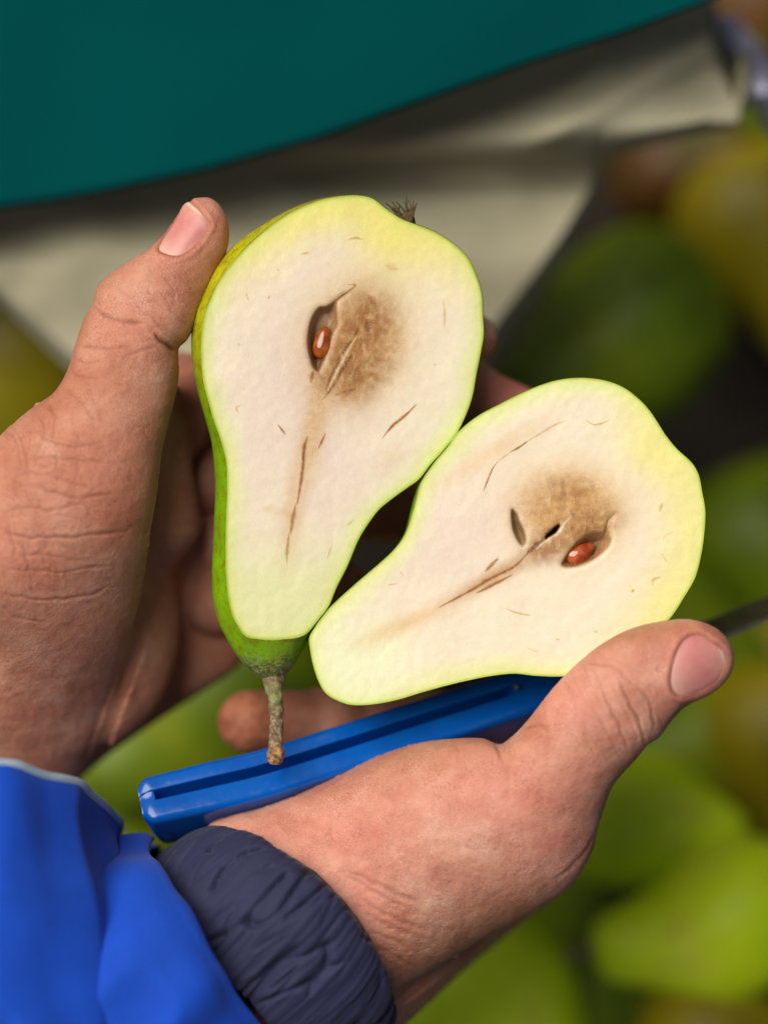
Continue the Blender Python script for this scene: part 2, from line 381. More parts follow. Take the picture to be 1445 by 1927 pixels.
def lerp(a, b, m): return a * (1 - m) + b * m
def up_col(x, y, d):
    pink = srgb(230, 212, 200); cream = srgb(238, 227, 202); green = srgb(222, 227, 168); ylw = srgb(234, 225, 122); rim = srgb(186, 202, 50)
    c = np.ones((len(x), 1)) * cream; n = vnoise(x, y, 45, 1) * .5 + vnoise(x, y, 18, 2) * .3; n = n[:, None]
    c = lerp(c, pink, np.clip(soft(x, y, 560, 720, 150, 330, 8) + .3 * n, 0, 1)[:, None] if False else np.clip(soft(x, y, 570, 760, 150, 260, 0)[:, None] + .35 * n, 0, 1))
    c = lerp(c, green, (sm(960, 1130, y) * .85)[:, None])
    e = d + 9 * vnoise(x, y, 40, 5)
    c = lerp(c, green, (1 - sm(10, 52, e))[:, None] * .8)
    top = sm(640, 380, y) * np.clip(sm(110, 20, e) + .35 * sm(60, 150, x - 560 + 0 * x), 0, 1)
    c = lerp(c, ylw, np.clip(top, 0, 1)[:, None] * .85)
    c = lerp(c, ylw, (soft(x, y, 745, 440, 75, 75) * .75)[:, None])
    c = lerp(c, srgb(212, 222, 110), (np.exp(-(np.maximum(d, 0) / 15) ** 2) * .6)[:, None]); c = lerp(c, srgb(156, 182, 24), (np.exp(-(np.maximum(d, 0) / 4.2) ** 2) * .9)[:, None])
    # browned core
    br = srgb(138, 82, 26); tan = srgb(190, 138, 72); tan2 = srgb(214, 176, 120)
    tex = .84 + .4 * vnoise(x, y, 9, 11) + .3 * vnoise(x, y, 22, 12)
    c = lerp(c, tan2, (soft(x, y, 668, 640, 108, 135, 20, 1.6) * .8)[:, None])
    c = lerp(c, tan, (soft(x, y, 672, 655, 78, 108, 18, 2.4) * np.clip(tex, 0, 1) * .95)[:, None])
    c = lerp(c, br, (soft(x, y, 690, 610, 44, 62, 20, 1.4) * np.clip(tex - .05, 0, 1) * .75)[:, None])
    c = lerp(c, br, (soft(x, y, 672, 700, 62, 40, -25, 1.4) * np.clip(tex - .1, 0, 1) * .7)[:, None])
    c = lerp(c, br, (soft(x, y, 618, 690, 16, 62, 22, 1.3) * .6)[:, None])
    c = lerp(c, tan2, (soft(x, y, 590, 810, 26, 110, 10, 1.2) * .75)[:, None])
    c = lerp(c, tan2 * .96, (soft(x, y, 552, 960, 22, 100, 6, 1.2) * .55)[:, None])
    c = lerp(c, srgb(222, 196, 160), (soft(x, y, 740, 860, 40, 20, -40) * .4)[:, None])
    c = absorb(c, (.34, .17, .06), lines_mask(x, y, [(Z1((812,660),(770,730),(725,800),(690,870),(655,950)), 5, .8), (Z1((790,770),(735,850),(690,930),(645,990)), 5, .85), (Z1((850,520),(880,560)), 8, .35), (Z1((840,620),(850,690)), 9, .4),
        (Z1((600,860),(590,915)), 5, .7), (Z1((700,970),(790,945)), 7, .35), (Z1((755,470),(790,475),(700,545)), 3, .5)]))
    c = lerp(c, srgb(238, 222, 176), lines_mask(x, y, [(Z1((800,700),(745,790),(700,880),(665,955)), 4.2, .95), (Z1((620,870),(600,850)), 4, .8)]))
    c = absorb(c, (.22, .07, .015), lines_mask(x, y, [(Z1((572,1160),(560,1210),(550,1270)), 4.2, 1), (Z1((655,1145),(640,1180),(622,1220)), 2.6, .75), (Z2((470,0),(460,70),(450,150),(432,260)), 4, .95),
        (Z2((395,390),(385,470),(385,530)), 4, .35), (Z2((425,260),(400,400)), 5, .4), (Z1((1067,1015),(1010,1070),(960,1110),(915,1165)), 3.4, 1), (Z1((440,1105),(475,1150)), 2.4, .8)]))
    c = absorb(c, (.62, .38, .14), lines_mask(x, y, [(Z1((758,268),(790,258),(825,264)), 3.2, .7), (Z1((545,332),(582,324)), 3.5, .5), (Z1((295,505),(308,542)), 1.8, .6), (Z1((398,522),(402,532)), 3, .8), (Z1((262,735),(268,748)), 3, .5),
        (Z1((275,1015),(252,1030),(266,1058)), 1.5, .6), (Z1((1188,530),(1196,600),(1194,665)), 3, .4), (Z1((1150,828),(1154,838)), 2.5, .6), (Z1((285,940),(292,945)), 2, .5), (Z2((592,445),(580,470),(568,512)), 1.9, .7), (Z2((690,330),(655,362)), 3, .3),
        (Z1((440,400),(446,408)), 2, .5), (Z1((930,380),(980,400)), 9, .3), (Z2((280,280),(420,310)), 16, .12)]))
    return np.clip(c, 0, 1)
def lo_col(x, y, d):
    cream = srgb(236, 224, 200); green = srgb(226, 230, 168); ylw = srgb(232, 226, 142); rim = srgb(188, 206, 56); pink = srgb(230, 211, 196)
    n = (vnoise(x, y, 45, 21) * .5 + vnoise(x, y, 18, 22) * .3)[:, None]
    c = np.ones((len(x), 1)) * cream
    c = lerp(c, pink, np.clip(soft(x, y, 850, 1020, 170, 130, -35)[:, None] * .9 + .3 * n, 0, 1))
    e = d + 9 * vnoise(x, y, 40, 25)
    c = lerp(c, green, (1 - sm(10, 56, e))[:, None] * .85)
    c = lerp(c, srgb(232, 238, 196), (soft(x, y, 670, 1250, 110, 85, -20, 1.5) * .8)[:, None])
    c = lerp(c, ylw, (sm(1090, 1270, x) * sm(130, 30, e) * .8)[:, None])
    c = lerp(c, ylw, (soft(x, y, 1235, 850, 80, 55, 40) * .8)[:, None])
    c = lerp(c, srgb(214, 224, 118), (np.exp(-(np.maximum(d, 0) / 14) ** 2) * .6)[:, None]); c = lerp(c, srgb(160, 188, 28), (np.exp(-(np.maximum(d, 0) / 3.8) ** 2) * .9)[:, None])
    br = srgb(140, 84, 26); tan = srgb(192, 140, 72); tan2 = srgb(218, 174, 106)
    tex = .78 + .4 * vnoise(x, y, 9, 31) + .3 * vnoise(x, y, 22, 32)
    c = lerp(c, tan2, (soft(x, y, 1070, 960, 112, 92, 0, 1.6) * .85)[:, None])
    c = lerp(c, tan, (soft(x, y, 1075, 965, 84, 66, 10, 1.9) * np.clip(tex, 0, 1) * .85)[:, None])
    c = lerp(c, br, (soft(x, y, 1060, 922, 46, 26, 10, 1.2) * np.clip(tex - .1, 0, 1) * .7)[:, None])
    c = lerp(c, br, (soft(x, y, 1030, 1030, 50, 30, -25, 1.4) * np.clip(tex + .1, 0, 1) * .9)[:, None])
    c = lerp(c, br, (soft(x, y, 1110, 985, 60, 26, -10, 1.4) * np.clip(tex - .1, 0, 1) * .7)[:, None])
    c = lerp(c, tan, (soft(x, y, 930, 1085, 95, 16, -28, 1.2) * .75)[:, None])
    c = lerp(c, tan2, (soft(x, y, 760, 1175, 95, 17, -24, 1.1) * .6)[:, None])
    c = lerp(c, tan2, (soft(x, y, 930, 850, 120, 18, -32, 1.1) * .4)[:, None])
    c = absorb(c, (.25, .085, .018), lines_mask(x, y, [(Z3((560,870),(500,930),(400,980),(300,1040),(160,1115)), 4, .95), (Z3((432,885),(400,920),(368,952)), 3.6, .8), (Z3((490,968),(420,1005),(330,1050)), 4.2, .9), (Z3((640,805),(600,830),(550,880)), 6, .9),
        (Z3((775,690),(760,700)), 5, .8), (Z3((560,362),(520,390),(480,412)), 3, .85), (Z3((430,450),(400,490),(360,590)), 2.6, .9)]))
    c = lerp(c, srgb(238, 228, 205), lines_mask(x, y, [(Z3((765,700),(735,725),(700,770),(640,815),(600,850)), 4.5, .9)]))
    c = absorb(c, (.62, .38, .14), lines_mask(x, y, [(Z3((480,412),(430,450)), 2, .7), (Z3((740,268),(680,290),(560,362)), 2.6, .5), (Z3((818,262),(860,286),(900,280),(935,264)), 2.4, .6), (Z3((460,1120),(510,1140),(572,1152)), 2.6, .75),
        (Z3((1165,978),(1130,990),(1128,1018)), 2.6, .8), (Z3((1045,1034),(1030,1046)), 3.6, .75), (Z3((1172,640),(1158,680)), 3.4, .55), (Z3((862,1222),(878,1230)), 2.4, .6), (Z3((686,1258),(706,1264)), 2, .6), (Z3((555,1298),(610,1318)), 1.6, .4),
        (Z3((1218,770),(1185,790),(1172,815)), 1.6, .4), (Z3((1165,870),(1190,910)), 1.6, .4), (Z2((838,630),(885,622)), 1.7, .6), (Z2((895,565),(915,590)), 1.7, .35)]))
    return np.clip(c, 0, 1)
def up_skin(x, y):
    g = srgb(124, 172, 8); yl = srgb(190, 186, 12); ol = srgb(150, 160, 10)
    t = sm(820, 560, y)[:, None]; c = g * (1 - t) + yl * t
    c = lerp(c, ol, (soft(x, y, 372, 610, 60, 90) * .6)[:, None]); c = c * (1 + .12 * vnoise(x, y, 30, 8))[:, None]
    return np.clip(c, 0, 1), sm(1215, 1262, y + 10 * vnoise(x, y, 12, 6))
def lo_skin(x, y):
    g = srgb(138, 182, 14); yl = srgb(196, 206, 30); t = sm(850, 1150, x)[:, None]
    return np.clip((g * (1 - t) + yl * t) * (1 + .1 * vnoise(x, y, 30, 18))[:, None], 0, 1), np.zeros(len(x))

upz = lambda x, y: -0.0016 * (x - 640) - 0.0002 * (y - 800)
loz = lambda x, y: -0.0001 * (x - 900) + 0.0 * y
dark = srgb(110, 72, 38)
upper = tag(empty('pear_half'), 'upright pear half with stem and oval brown seed, leaning on the left thumb', 'pear')
C2 = np.array([list(a) + list(b) for a, b in UP]); C2 = cr_closed(C2, 1200)
cav_up = Z1((752,513),(715,545),(708,580),(712,650),(695,690),(680,750),(655,810),(637,855),(622,868),(600,850),(582,800),(572,740),(576,680),(592,620),(625,572),(660,566),(695,545),(735,516))
cav_lo1 = Z3((487,672),(512,690),(522,720),(545,770),(552,805),(545,832),(528,830),(508,800),(490,750))
cav_lo2 = Z3((708,742),(690,775),(660,795),(640,806),(646,785),(672,760),(692,744))
cav_lo3 = Z3((950,694),(932,735),(930,780),(938,820),(905,865),(855,903),(790,930),(730,934),(712,915),(742,862),(790,802),(850,768),(905,764),(920,720))
half_pear('upper', C2[:, :2], C2[:, 2:], [(625, 560), (530, 1120)], 3.4, upz, .24, up_col,
          [(cav_up, .36, 16, srgb(158, 120, 80), srgb(178, 146, 108))], up_skin, upper, [(607, 650, 25, 42, 8, srgb(84, 40, 14), .85), (598, 690, 12, 26, -5, srgb(96, 50, 24), .8)], lambda x, y: np.clip(soft(x, y, 672, 655, 84, 112, 18, 2) + .5 * soft(x, y, 590, 800, 22, 90, 10), 0, 1))
lower = tag(empty('pear_half'), 'stemless pear half lying aslant under the right thumb, with reddish seed and two slits', 'pear')
LC = cr_closed(LO, 1200)
off = np.zeros_like(LC); wl_ = soft(LC[:, 0], LC[:, 1], 778, 945, 16, 60, 15); off[:, 0] = -5 * wl_; off[:, 1] = -1 * wl_
half_pear('lower', LC, LC + off, [(1120, 930), (670, 1230)], 3.1, loz, .2, lo_col,
          [(cav_lo1, .3, 10, srgb(150, 120, 80), srgb(146, 120, 84)), (cav_lo2, .7, 4, srgb(60, 60, 36), srgb(24, 28, 18)),
           (cav_lo3, .45, 24, srgb(178, 138, 92), srgb(150, 108, 64))], lo_skin, lower, [(1090, 1050, 46, 26, -28, srgb(92, 44, 14), .8)], lambda x, y: np.clip(soft(x, y, 1070, 965, 96, 74, 5, 2) + .5 * soft(x, y, 940, 1080, 90, 14, -28), 0, 1))
def seed(name, cx, cy, z, a, b, ang, mat, parent, bend=0):
    nu, nv = 40, 28; u = np.linspace(0, math.pi, nv); w = np.linspace(0, 2 * math.pi, nu, endpoint=False)
    W_, U_ = np.meshgrid(w, u, indexing='ij'); l = -np.cos(U_); r = np.sin(U_) ** .85 * (1 - .28 * l)
    X = l * a; Y = r * np.cos(W_) * b + bend * l * l; Z = r * np.sin(W_) * b * .75
    c, s = math.cos(math.radians(ang)), math.sin(math.radians(ang)); x0, y0, _ = P(cx, cy, z)
    v = np.stack([X * c - Y * s + x0, X * s + Y * c + y0, Z + z], -1).reshape(-1, 3); f = grid_faces(nu, nv, wrap_u=True)
    return obj(name, mesh_of(name, v, f, mat), parent)
seed('seed', 608, 644, float(upz(608, 644)) - .17, .41, .23, 80, M['seed1'], upper)
seed('seed', 1093, 1043, float(loz(1093, 1043)) - .22, .39, .25, 28, M['seed2'], lower, .07)

def tube(pts, rads, nseg=28, rough=0, seedn=0, caps=True):
    pts = np.array(pts, float); n = len(pts); v = []
    T = np.gradient(pts, axis=0); T /= np.linalg.norm(T, axis=1, keepdims=True)
    up = np.array([0, 0, 1.0]) if abs(T[0][2]) < .9 else np.array([1.0, 0, 0])
    for i in range(n):
        a = np.cross(T[i], up); a /= np.linalg.norm(a); b = np.cross(a, T[i])
        for k in range(nseg):
            th = 2 * math.pi * k / nseg
            r = rads[i] * (1 + rough * mnoise.noise(Vector((math.cos(th) * 1.5 + seedn, math.sin(th) * 1.5, i * .25))))
            v.append(pts[i] + r * (math.cos(th) * a + math.sin(th) * b))
    f = [tuple(q) for q in grid_faces(n, nseg, wrap_v=True)]
    if caps:
        v.append(pts[0]); v.append(pts[-1]); c0, c1 = len(v) - 2, len(v) - 1
        for k in range(nseg):
            f.append((c0, (k + 1) % nseg, k)); f.append((c1, (n - 1) * nseg + k, (n - 1) * nseg + (k + 1) % nseg))
    return np.array(v), f
# stem of the upper half
sp_ = cr_open([V(514, 1238, -1.25), V(514, 1262, -1.0), V(516, 1290, -.72), V(519, 1330, -.5), V(520, 1375, -.25), V(519, 1412, -.05), V(518, 1432, .02), V(517.5, 1439, .03)], 70)
rs = np.interp(np.linspace(0, 1, 70), [0, .12, .25, .4, .6, .8, .9, .97, 1], [.42, .33, .25, .19, .17, .18, .215, .2, .12])
v, f = tube(sp_, rs, 32, .22, 3); ty = to_px(v[:, 0], v[:, 1], v[:, 2])[1]
obj('stem', mesh_of('stem', v, f, M['stem'], {'green': sm(1342, 1322, ty) * sm(1275, 1300, ty) * .6, 'tip': sm(1392, 1412, ty)}), upper)
# dried calyx
vv, ff = [], []
for i in range(15):
    a = rng.uniform(-1, 1); L = rng.uniform(.32, .74); z0 = rng.uniform(-.35, -.05) + float(upz(765, 415))
    p0 = V(766 + 11 * a, 414 + 4 * a, z0)
    d = np.array([a * .6 - .25 + rng.uniform(-.35, .35), .9, rng.uniform(-.3, .3)]); d /= np.linalg.norm(d); side = np.array([rng.uniform(-.5, .5), 0, rng.uniform(-.4, .4)])
    if i < 3: d = np.array([-.95, .32, .1]); L = .62
    ps = [p0 + d * L * s + side * L * s * s for s in np.linspace(0, 1, 7)]
    tv, tf = tube(ps, np.linspace(.055, .008, 7) if i > 2 else np.linspace(.03, .008, 7), 7, .5, i); o_ = sum(len(q) for q in vv)
    vv.append(tv); ff += [tuple(j + o_ for j in q) for q in tf]
tv, tf = tube([V(763, 424, -.5), V(766, 412, -.32), V(769, 404, -.3), V(771, 400, -.3)], [.2, .19, .13, .04], 16, .7, 4); o_ = sum(len(q) for q in vv)
vv.append(tv); ff += [tuple(j + o_ for j in q) for q in tf]
obj('calyx', mesh_of('calyx', np.vstack(vv), ff, M['calyx']), upper)

# ------------------------------------------------------------------ hands
def inflate(poly_px, zref, h=.06, closed_smooth=True, flat=0):
    pl = cr_closed(poly_px, 400) if closed_smooth else np.array(poly_px, float)
    k = (D - zref) / D / SC; X = (pl[:, 0] - 722.5) * k; Y = (963.5 - pl[:, 1]) * k
    x0, y0 = X.min() - .5, Y.min() - .5; nx = int((X.max() + .5 - x0) / h) + 1; ny = int((Y.max() + .5 - y0) / h) + 1
    gx, gy = np.meshgrid(x0 + np.arange(nx) * h, y0 + np.arange(ny) * h, indexing='ij')
    P2 = np.stack([X, Y], 1); ins = inside(gx, gy, P2); d = dist_line(gx, gy, P2, True).astype(np.float64); d = np.where(ins, d, -d)
    u = np.where(ins, np.minimum(d, 1.5), 0.0)
    m = ins.astype(float)
    src = 2 * h * h / 4.0 if not flat else 2 * h * h / 4.0
    # multi-resolution start, then Jacobi with over-relaxation (red/black)
    par = (np.add.outer(np.arange(nx), np.arange(ny)) % 2).astype(bool)[1:-1, 1:-1]
    mi = m[1:-1, 1:-1] > 0; om = 1.93
    for it in range(500):
        for c in (par, ~par):
            s = (u[2:, 1:-1] + u[:-2, 1:-1] + u[1:-1, 2:] + u[1:-1, :-2]) * .25 + src - (u[1:-1, 1:-1] / flat ** 2 * h * h * .25 if flat else 0)
            u[1:-1, 1:-1] = np.where(mi & c, u[1:-1, 1:-1] + om * (s - u[1:-1, 1:-1]), u[1:-1, 1:-1])
    # blend to the exact signed distance near the outline so the edge is clean
    g = np.where(d > .12, u / np.maximum(d, .12), np.nan)
    gg = np.nan_to_num(g, nan=0.0); wt = (~np.isnan(g)).astype(float)
    for it in range(12):
        a = np.zeros_like(gg); b = np.zeros_like(gg)
        for sx in (-1, 0, 1):
            for sy in (-1, 0, 1):
                a += np.roll(np.roll(gg * (wt > 0), sx, 0), sy, 1); b += np.roll(np.roll((wt > 0) * 1.0, sx, 0), sy, 1)
        new = (wt == 0) & (b > 0); gg = np.where(new, a / np.maximum(b, 1), gg); wt = np.where(new, 1, wt)
    gg = np.where(gg == 0, 1.5, gg)
    e = sm(.12, .30, d); hh = (gg * d) * (1 - e) + u * e
    hh = np.where(d < -.4, 1.5 * d, hh)
    return dict(x0=x0, y0=y0, h=h, g=hh.astype(np.float32), nx=nx, ny=ny)
def samp(I, X, Y):
    fx = np.clip((X - I['x0']) / I['h'], 0, I['nx'] - 1.001); fy = np.clip((Y - I['y0']) / I['h'], 0, I['ny'] - 1.001)
    xi = fx.astype(int); yi = fy.astype(int); fx = fx - xi; fy = fy - yi; g = I['g']
    return (g[xi, yi] * (1 - fx) + g[xi + 1, yi] * fx) * (1 - fy) + (g[xi, yi + 1] * (1 - fx) + g[xi + 1, yi + 1] * fx) * fy
def idw(ctrl, X, Y):
    num = 0; den = 0
    for px, py, z in ctrl:
        a = V(px, py, z); w = np.exp(-((X - a[0]) ** 2 + (Y - a[1]) ** 2) / 3.6) + 1e-5
        num = num + w * z; den = den + w
    return num / den
def inflated(I, ctrl, kz=1.0):
    def f(X, Y, Z):
        h = samp(I, X, Y); zc = idw(ctrl, X, Y); dz = (Z - zc) / kz
        F = dz * dz - h
        return F / (2 * np.sqrt(dz * dz + np.maximum(h, 0) * .5) + .35 + np.where(h > 0, 0, .9))
    return f
def caps(a, b, ra, rb):
    a, b = np.array(a), np.array(b); ab = b - a; l2 = ab @ ab
    def f(X, Y, Z):
        t = np.clip(((X - a[0]) * ab[0] + (Y - a[1]) * ab[1] + (Z - a[2]) * ab[2]) / l2, 0, 1)
        return np.sqrt((X - a[0] - t * ab[0]) ** 2 + (Y - a[1] - t * ab[1]) ** 2 + (Z - a[2] - t * ab[2]) ** 2) - (ra + (rb - ra) * t)
    return f
def ell(c, r, rot=0):
    c = np.array(c); cs, sn = math.cos(math.radians(rot)), math.sin(math.radians(rot))
    def f(X, Y, Z):
        x, y, z = X - c[0], Y - c[1], Z - c[2]; x, y = x * cs + y * sn, -x * sn + y * cs
        q = np.sqrt((x / r[0]) ** 2 + (y / r[1]) ** 2 + (z / r[2]) ** 2); return (q - 1) * min(r)
    return f
def smin(a, b, k):
    h = np.clip(.5 + .5 * (b - a) / k, 0, 1); return b + (a - b) * h - k * h * (1 - h)
def smax(a, b, k): return -smin(-a, -b, k)
def finger(joints, rads, k=.25):
    fs = [caps(joints[i], joints[i + 1], rads[i], rads[i + 1]) for i in range(len(joints) - 1)]
    fs += [ell(joints[i], (rads[i] * 1.08,) * 3) for i in range(1, len(joints) - 1)]
    def f(X, Y, Z):
        d = fs[0](X, Y, Z)
        for g in fs[1:]: d = smin(d, g(X, Y, Z), k)
        return d
    return f
def polygonise(fn, lo, hi, h):
    lo = np.array(lo); n = (np.ceil((np.array(hi) - lo) / h / 6).astype(int)) * 6
    nc = n // 6; ax = [lo[i] + (np.arange(nc[i]) * 6 + 2.5) * h for i in range(3)]
    X, Y, Z = np.meshgrid(*ax, indexing='ij'); Fc = fn(X, Y, Z)
    act = np.abs(Fc) < 6 * h * 1.5
    F = np.repeat(np.repeat(np.repeat(np.where(Fc < 0, -1., 1.).astype(np.float32), 6, 0), 6, 1), 6, 2)
    A = np.repeat(np.repeat(np.repeat(act, 6, 0), 6, 1), 6, 2)
    idx = np.nonzero(A); tot = len(idx[0]); out = np.empty(tot, np.float32)
    for s in range(0, tot, 400000):
        sl = slice(s, s + 400000)
        out[sl] = fn(lo[0] + idx[0][sl] * h, lo[1] + idx[1][sl] * h, lo[2] + idx[2][sl] * h)
    F[idx] = out; F[0] = F[-1] = 1; F[:, 0] = F[:, -1] = 1; F[:, :, 0] = F[:, :, -1] = 1
    S = F < 0; n = F.shape
    cnt = np.zeros(tuple(k - 1 for k in n), np.uint8)
    for i in (0, 1):
        for j in (0, 1):
            for k in (0, 1): cnt += S[i:n[0] - 1 + i, j:n[1] - 1 + j, k:n[2] - 1 + k]
    ci = np.nonzero((cnt > 0) & (cnt < 8)); vid = np.full(cnt.shape, -1, np.int32); vid[ci] = np.arange(len(ci[0]))
    acc = np.zeros((len(ci[0]), 3)); num = np.zeros(len(ci[0]))
    corners = [(i, j, k) for i in (0, 1) for j in (0, 1) for k in (0, 1)]
    for a in corners:
        for ax_ in range(3):
            if a[ax_]: continue
            b = list(a); b[ax_] = 1
            fa = F[ci[0] + a[0], ci[1] + a[1], ci[2] + a[2]]; fb = F[ci[0] + b[0], ci[1] + b[1], ci[2] + b[2]]
            m = (fa < 0) != (fb < 0); t = np.where(m, fa / (fa - fb + 1e-12), 0); p = np.array(a, float)[None, :].repeat(len(t), 0); p[:, ax_] = t
            acc += p * m[:, None]; num += m
    v = acc / num[:, None] + np.stack(ci, 1); v = v * h + lo
    faces = []
    for ax_ in range(3):
        o1, o2 = [(1, 2), (2, 0), (0, 1)][ax_]
        sl0 = [slice(1, n[i] - 1) for i in range(3)]; sl0[ax_] = slice(0, n[ax_] - 1)
        sl1 = list(sl0); sl1[ax_] = slice(1, n[ax_])
        a, b = S[tuple(sl0)], S[tuple(sl1)]; e = np.nonzero(a != b); pos = [e[0] + sl0[0].start, e[1] + sl0[1].start, e[2] + sl0[2].start]
        sgn = a[e]
        def g(d1, d2):
            q = [p.copy() for p in pos]; q[o1] -= d1; q[o2] -= d2; return vid[q[0], q[1], q[2]]
        q = np.stack([g(1, 1), g(0, 1), g(0, 0), g(1, 0)], 1); q[~sgn] = q[~sgn][:, ::-1]; faces.append(q)
    f = np.concatenate(faces); f = f[(f >= 0).all(1)]
    return v, f
def hand_mesh(name, fn, lo, hi, creases, nails, pinks, tans, folds, zmin, bulges=(), grime_shades=()):
    v, f = polygonise(fn, lo, hi, .043); v = relax(v, f, 12, .55); nr = normals_of(v, f)
    px, py = to_px(v[:, 0], v[:, 1], v[:, 2]); front = sm(-.05, .35, nr[:, 2]) * (v[:, 2] > zmin)
    disp = np.zeros(len(v)); dirt_shade = np.zeros(len(v)); pink = np.zeros(len(v)); tan_ = np.zeros(len(v)); fold = np.zeros(len(v))
    wx = px + 3 * vnoise(px, py, 16, 41); wy = py + 3 * vnoise(px, py, 16, 42)
    for pts, w, dep, di in creases:
        cp = cr_open(pts, 24); mg = 6 * w
        sel = np.nonzero((wx > cp[:, 0].min() - mg) & (wx < cp[:, 0].max() + mg) & (wy > cp[:, 1].min() - mg) & (wy < cp[:, 1].max() + mg) & (front > 0))[0]
        if not len(sel): continue
        d, t = dist_line(wx[sel], wy[sel], cp, tpar=True); fade = np.clip(np.sin(np.pi * np.clip(t, 0.03, .97)) * 2, 0, 1)
        w = w * .68; dep = dep * .46; di = di * 1.1
        disp[sel] += front[sel] * fade * dep * (-np.exp(-(d / w) ** 2) + .25 * np.exp(-((d - 2.4 * w) / (1.4 * w)) ** 2))
        dirt_shade[sel] = np.maximum(dirt_shade[sel], front[sel] * fade * di * np.exp(-(d / (w * .9)) ** 2))
    for poly in nails:
        pc = cr_closed(poly, 90); ins = inside(px, py, pc); d = dist_line(px, py, pc, True); d = np.where(ins, d, -d)
        disp += front * (-.045 * sm(-2, 5, d) + .035 * np.exp(-((d + 8) / 6) ** 2) * (d < 3)); dirt_shade = np.maximum(dirt_shade, front * .5 * np.exp(-((d + 1) / 3.0) ** 2))
        pink = np.maximum(pink, front * np.exp(-(np.minimum(d, 0) / 25) ** 2) * .4)
    for cx, cy, rx, ry, an, s in bulges: disp += front * s * soft(px, py, cx, cy, rx, ry, an)
    for cx, cy, rx, ry, an, s in pinks: pink = np.maximum(pink, s * soft(px, py, cx, cy, rx, ry, an))
    for cx, cy, rx, ry, an, s in tans: tan_ = np.maximum(tan_, s * soft(px, py, cx, cy, rx, ry, an))
    for cx, cy, rx, ry, an, s in folds: fold = np.maximum(fold, s * soft(px, py, cx, cy, rx, ry, an))
    for cx, cy, rx, ry, an, s in grime_shades: dirt_shade = np.maximum(dirt_shade, s * soft(px, py, cx, cy, rx, ry, an) * (.8 + .4 * vnoise(px, py, 12, 77)))  # grime, and shade painted as skin colour
    disp += front * (.012 * vnoise(px, py, 26, 51) + .006 * vnoise(px, py, 11, 52))
    v = v + nr * disp[:, None]
    # back side fine as is
    return v, f, mesh_of(name, v, f, M['skin'], {'dirt_shade': np.clip(dirt_shade, 0, 1), 'pink': np.clip(pink, 0, 1), 'tan': np.clip(tan_, 0, 1), 'fold': fold})
def nail_mesh(v, f, poly, axis, lift=.012, rise=.03):
    bv = BVHTree.FromPolygons(v.tolist(), f.tolist()); pc = cr_closed(poly, 72); c = pc.mean(0); R = 14
    ax = np.array(axis, float); ax /= np.linalg.norm(ax); pv = []; lun = []
    pr = (pc - c) @ ax; amin, amax = pr.min(), pr.max()
    pp = np.array([-ax[1], ax[0]]); wmax = np.abs((pc - c) @ pp).max()
    zs = []
    pts = [c + (q - c) * r for r in np.linspace(0.0001, 1, R) for q in pc]
    for q in pts:
        x, y, _ = P(q[0], q[1], 0); h = bv.ray_cast(Vector((0, 0, D)), Vector((float(x), float(y), -D)).normalized())
        zs.append(h[0].z if h[0] is not None else np.nan)
    zs = np.array(zs); A = np.array([[1, *((q - c) / 60), *(((q - c) / 60) ** 2), ((q - c) / 60).prod()] for q in pts]); ok = ~np.isnan(zs)
    co = np.linalg.lstsq(A[ok], zs[ok], rcond=None)[0]; z2 = A @ co
    rad = np.repeat(np.linspace(0, 1, R), len(pc))
    z2 = z2 + lift + rise * (1 - rad ** 2)
    hit = np.where(ok, zs, -9); z2 = np.maximum(z2, hit + .012) * (rad < .99) + (rad >= .99) * (np.where(ok, zs, z2) - .02)
    for q, z in zip(pts, z2):
        x, y, _ = P(q[0], q[1], z); pv.append((float(x), float(y), z)); lun.append(((q - c) @ ax - amin) / (amax - amin))
    pv = np.array(pv); fc = grid_faces(R, len(pc), wrap_v=True)
    n = normals_of(pv, fc)[:, 2].mean()
    if n < 0: fc = fc[:, ::-1]
    return mesh_of('thumbnail', pv, fc, M['nail'], {'lun': np.array(lun)})

person = tag(empty('person', (-14, -16, -6)), 'person in a blue jacket with navy cuff, both hands holding the cut pear and knife', 'person')
Z4 = lambda *p: [(a / 2.89, 350 + b / 2.89) for a, b in p]
Z5 = lambda *p: [(a / 2.89, 900 + b / 2.89) for a, b in p]
Z6 = lambda *p: [(900 + a / 2.651, 1120 + b / 2.651) for a, b in p]
Z7 = lambda *p: [(650 + a / 2.408, 1300 + b / 2.408) for a, b in p]
# ---- left hand: thumb and its ball in front, palm and four fingers passing behind the pears
LT = [(-60,880),(-20,850),(10,815),(55,775),(105,738),(132,690),(146,640),(160,600),(178,566),(184,542),(205,518),(238,495),(272,474),(300,452),(324,420),(345,390),(368,374),(392,371),(414,386),(428,412),
      (431,445),(424,478),(404,525),(385,568),(368,610),(352,640),(337,654),(336,672),(337,705),(331,745),(318,800),(306,850),(298,920),(284,1000),(268,1090),(244,1180),(206,1290),(165,1390),(120,1500),(60,1640),(-80,1640),(-180,1500),(-190,1200),(-140,980)]
I1 = inflate(LT, -.5)
f1 = inflated(I1, [(395,400,-.55),(330,500,-.5),(250,620,-.4),(220,760,-.2),(120,950,0),(40,1050,-.3),(140,1170,-1.5),(110,1330,-3.2),(90,1450,-4.8),(-50,1300,-3.0),(-60,1500,-5.0),(180,1500,-5.2)], .82)
LP = [(120,860),(190,760),(260,690),(340,660),(400,700),(440,800),(470,950),(480,1100),(462,1220),(440,1262),(380,1305),(300,1357),(240,1398),(180,1442),(120,1500),(60,1600),(-80,1600),(-160,1400),(-120,1150),(0,980)]
I2 = inflate(LP, -4.2, flat=1.0)
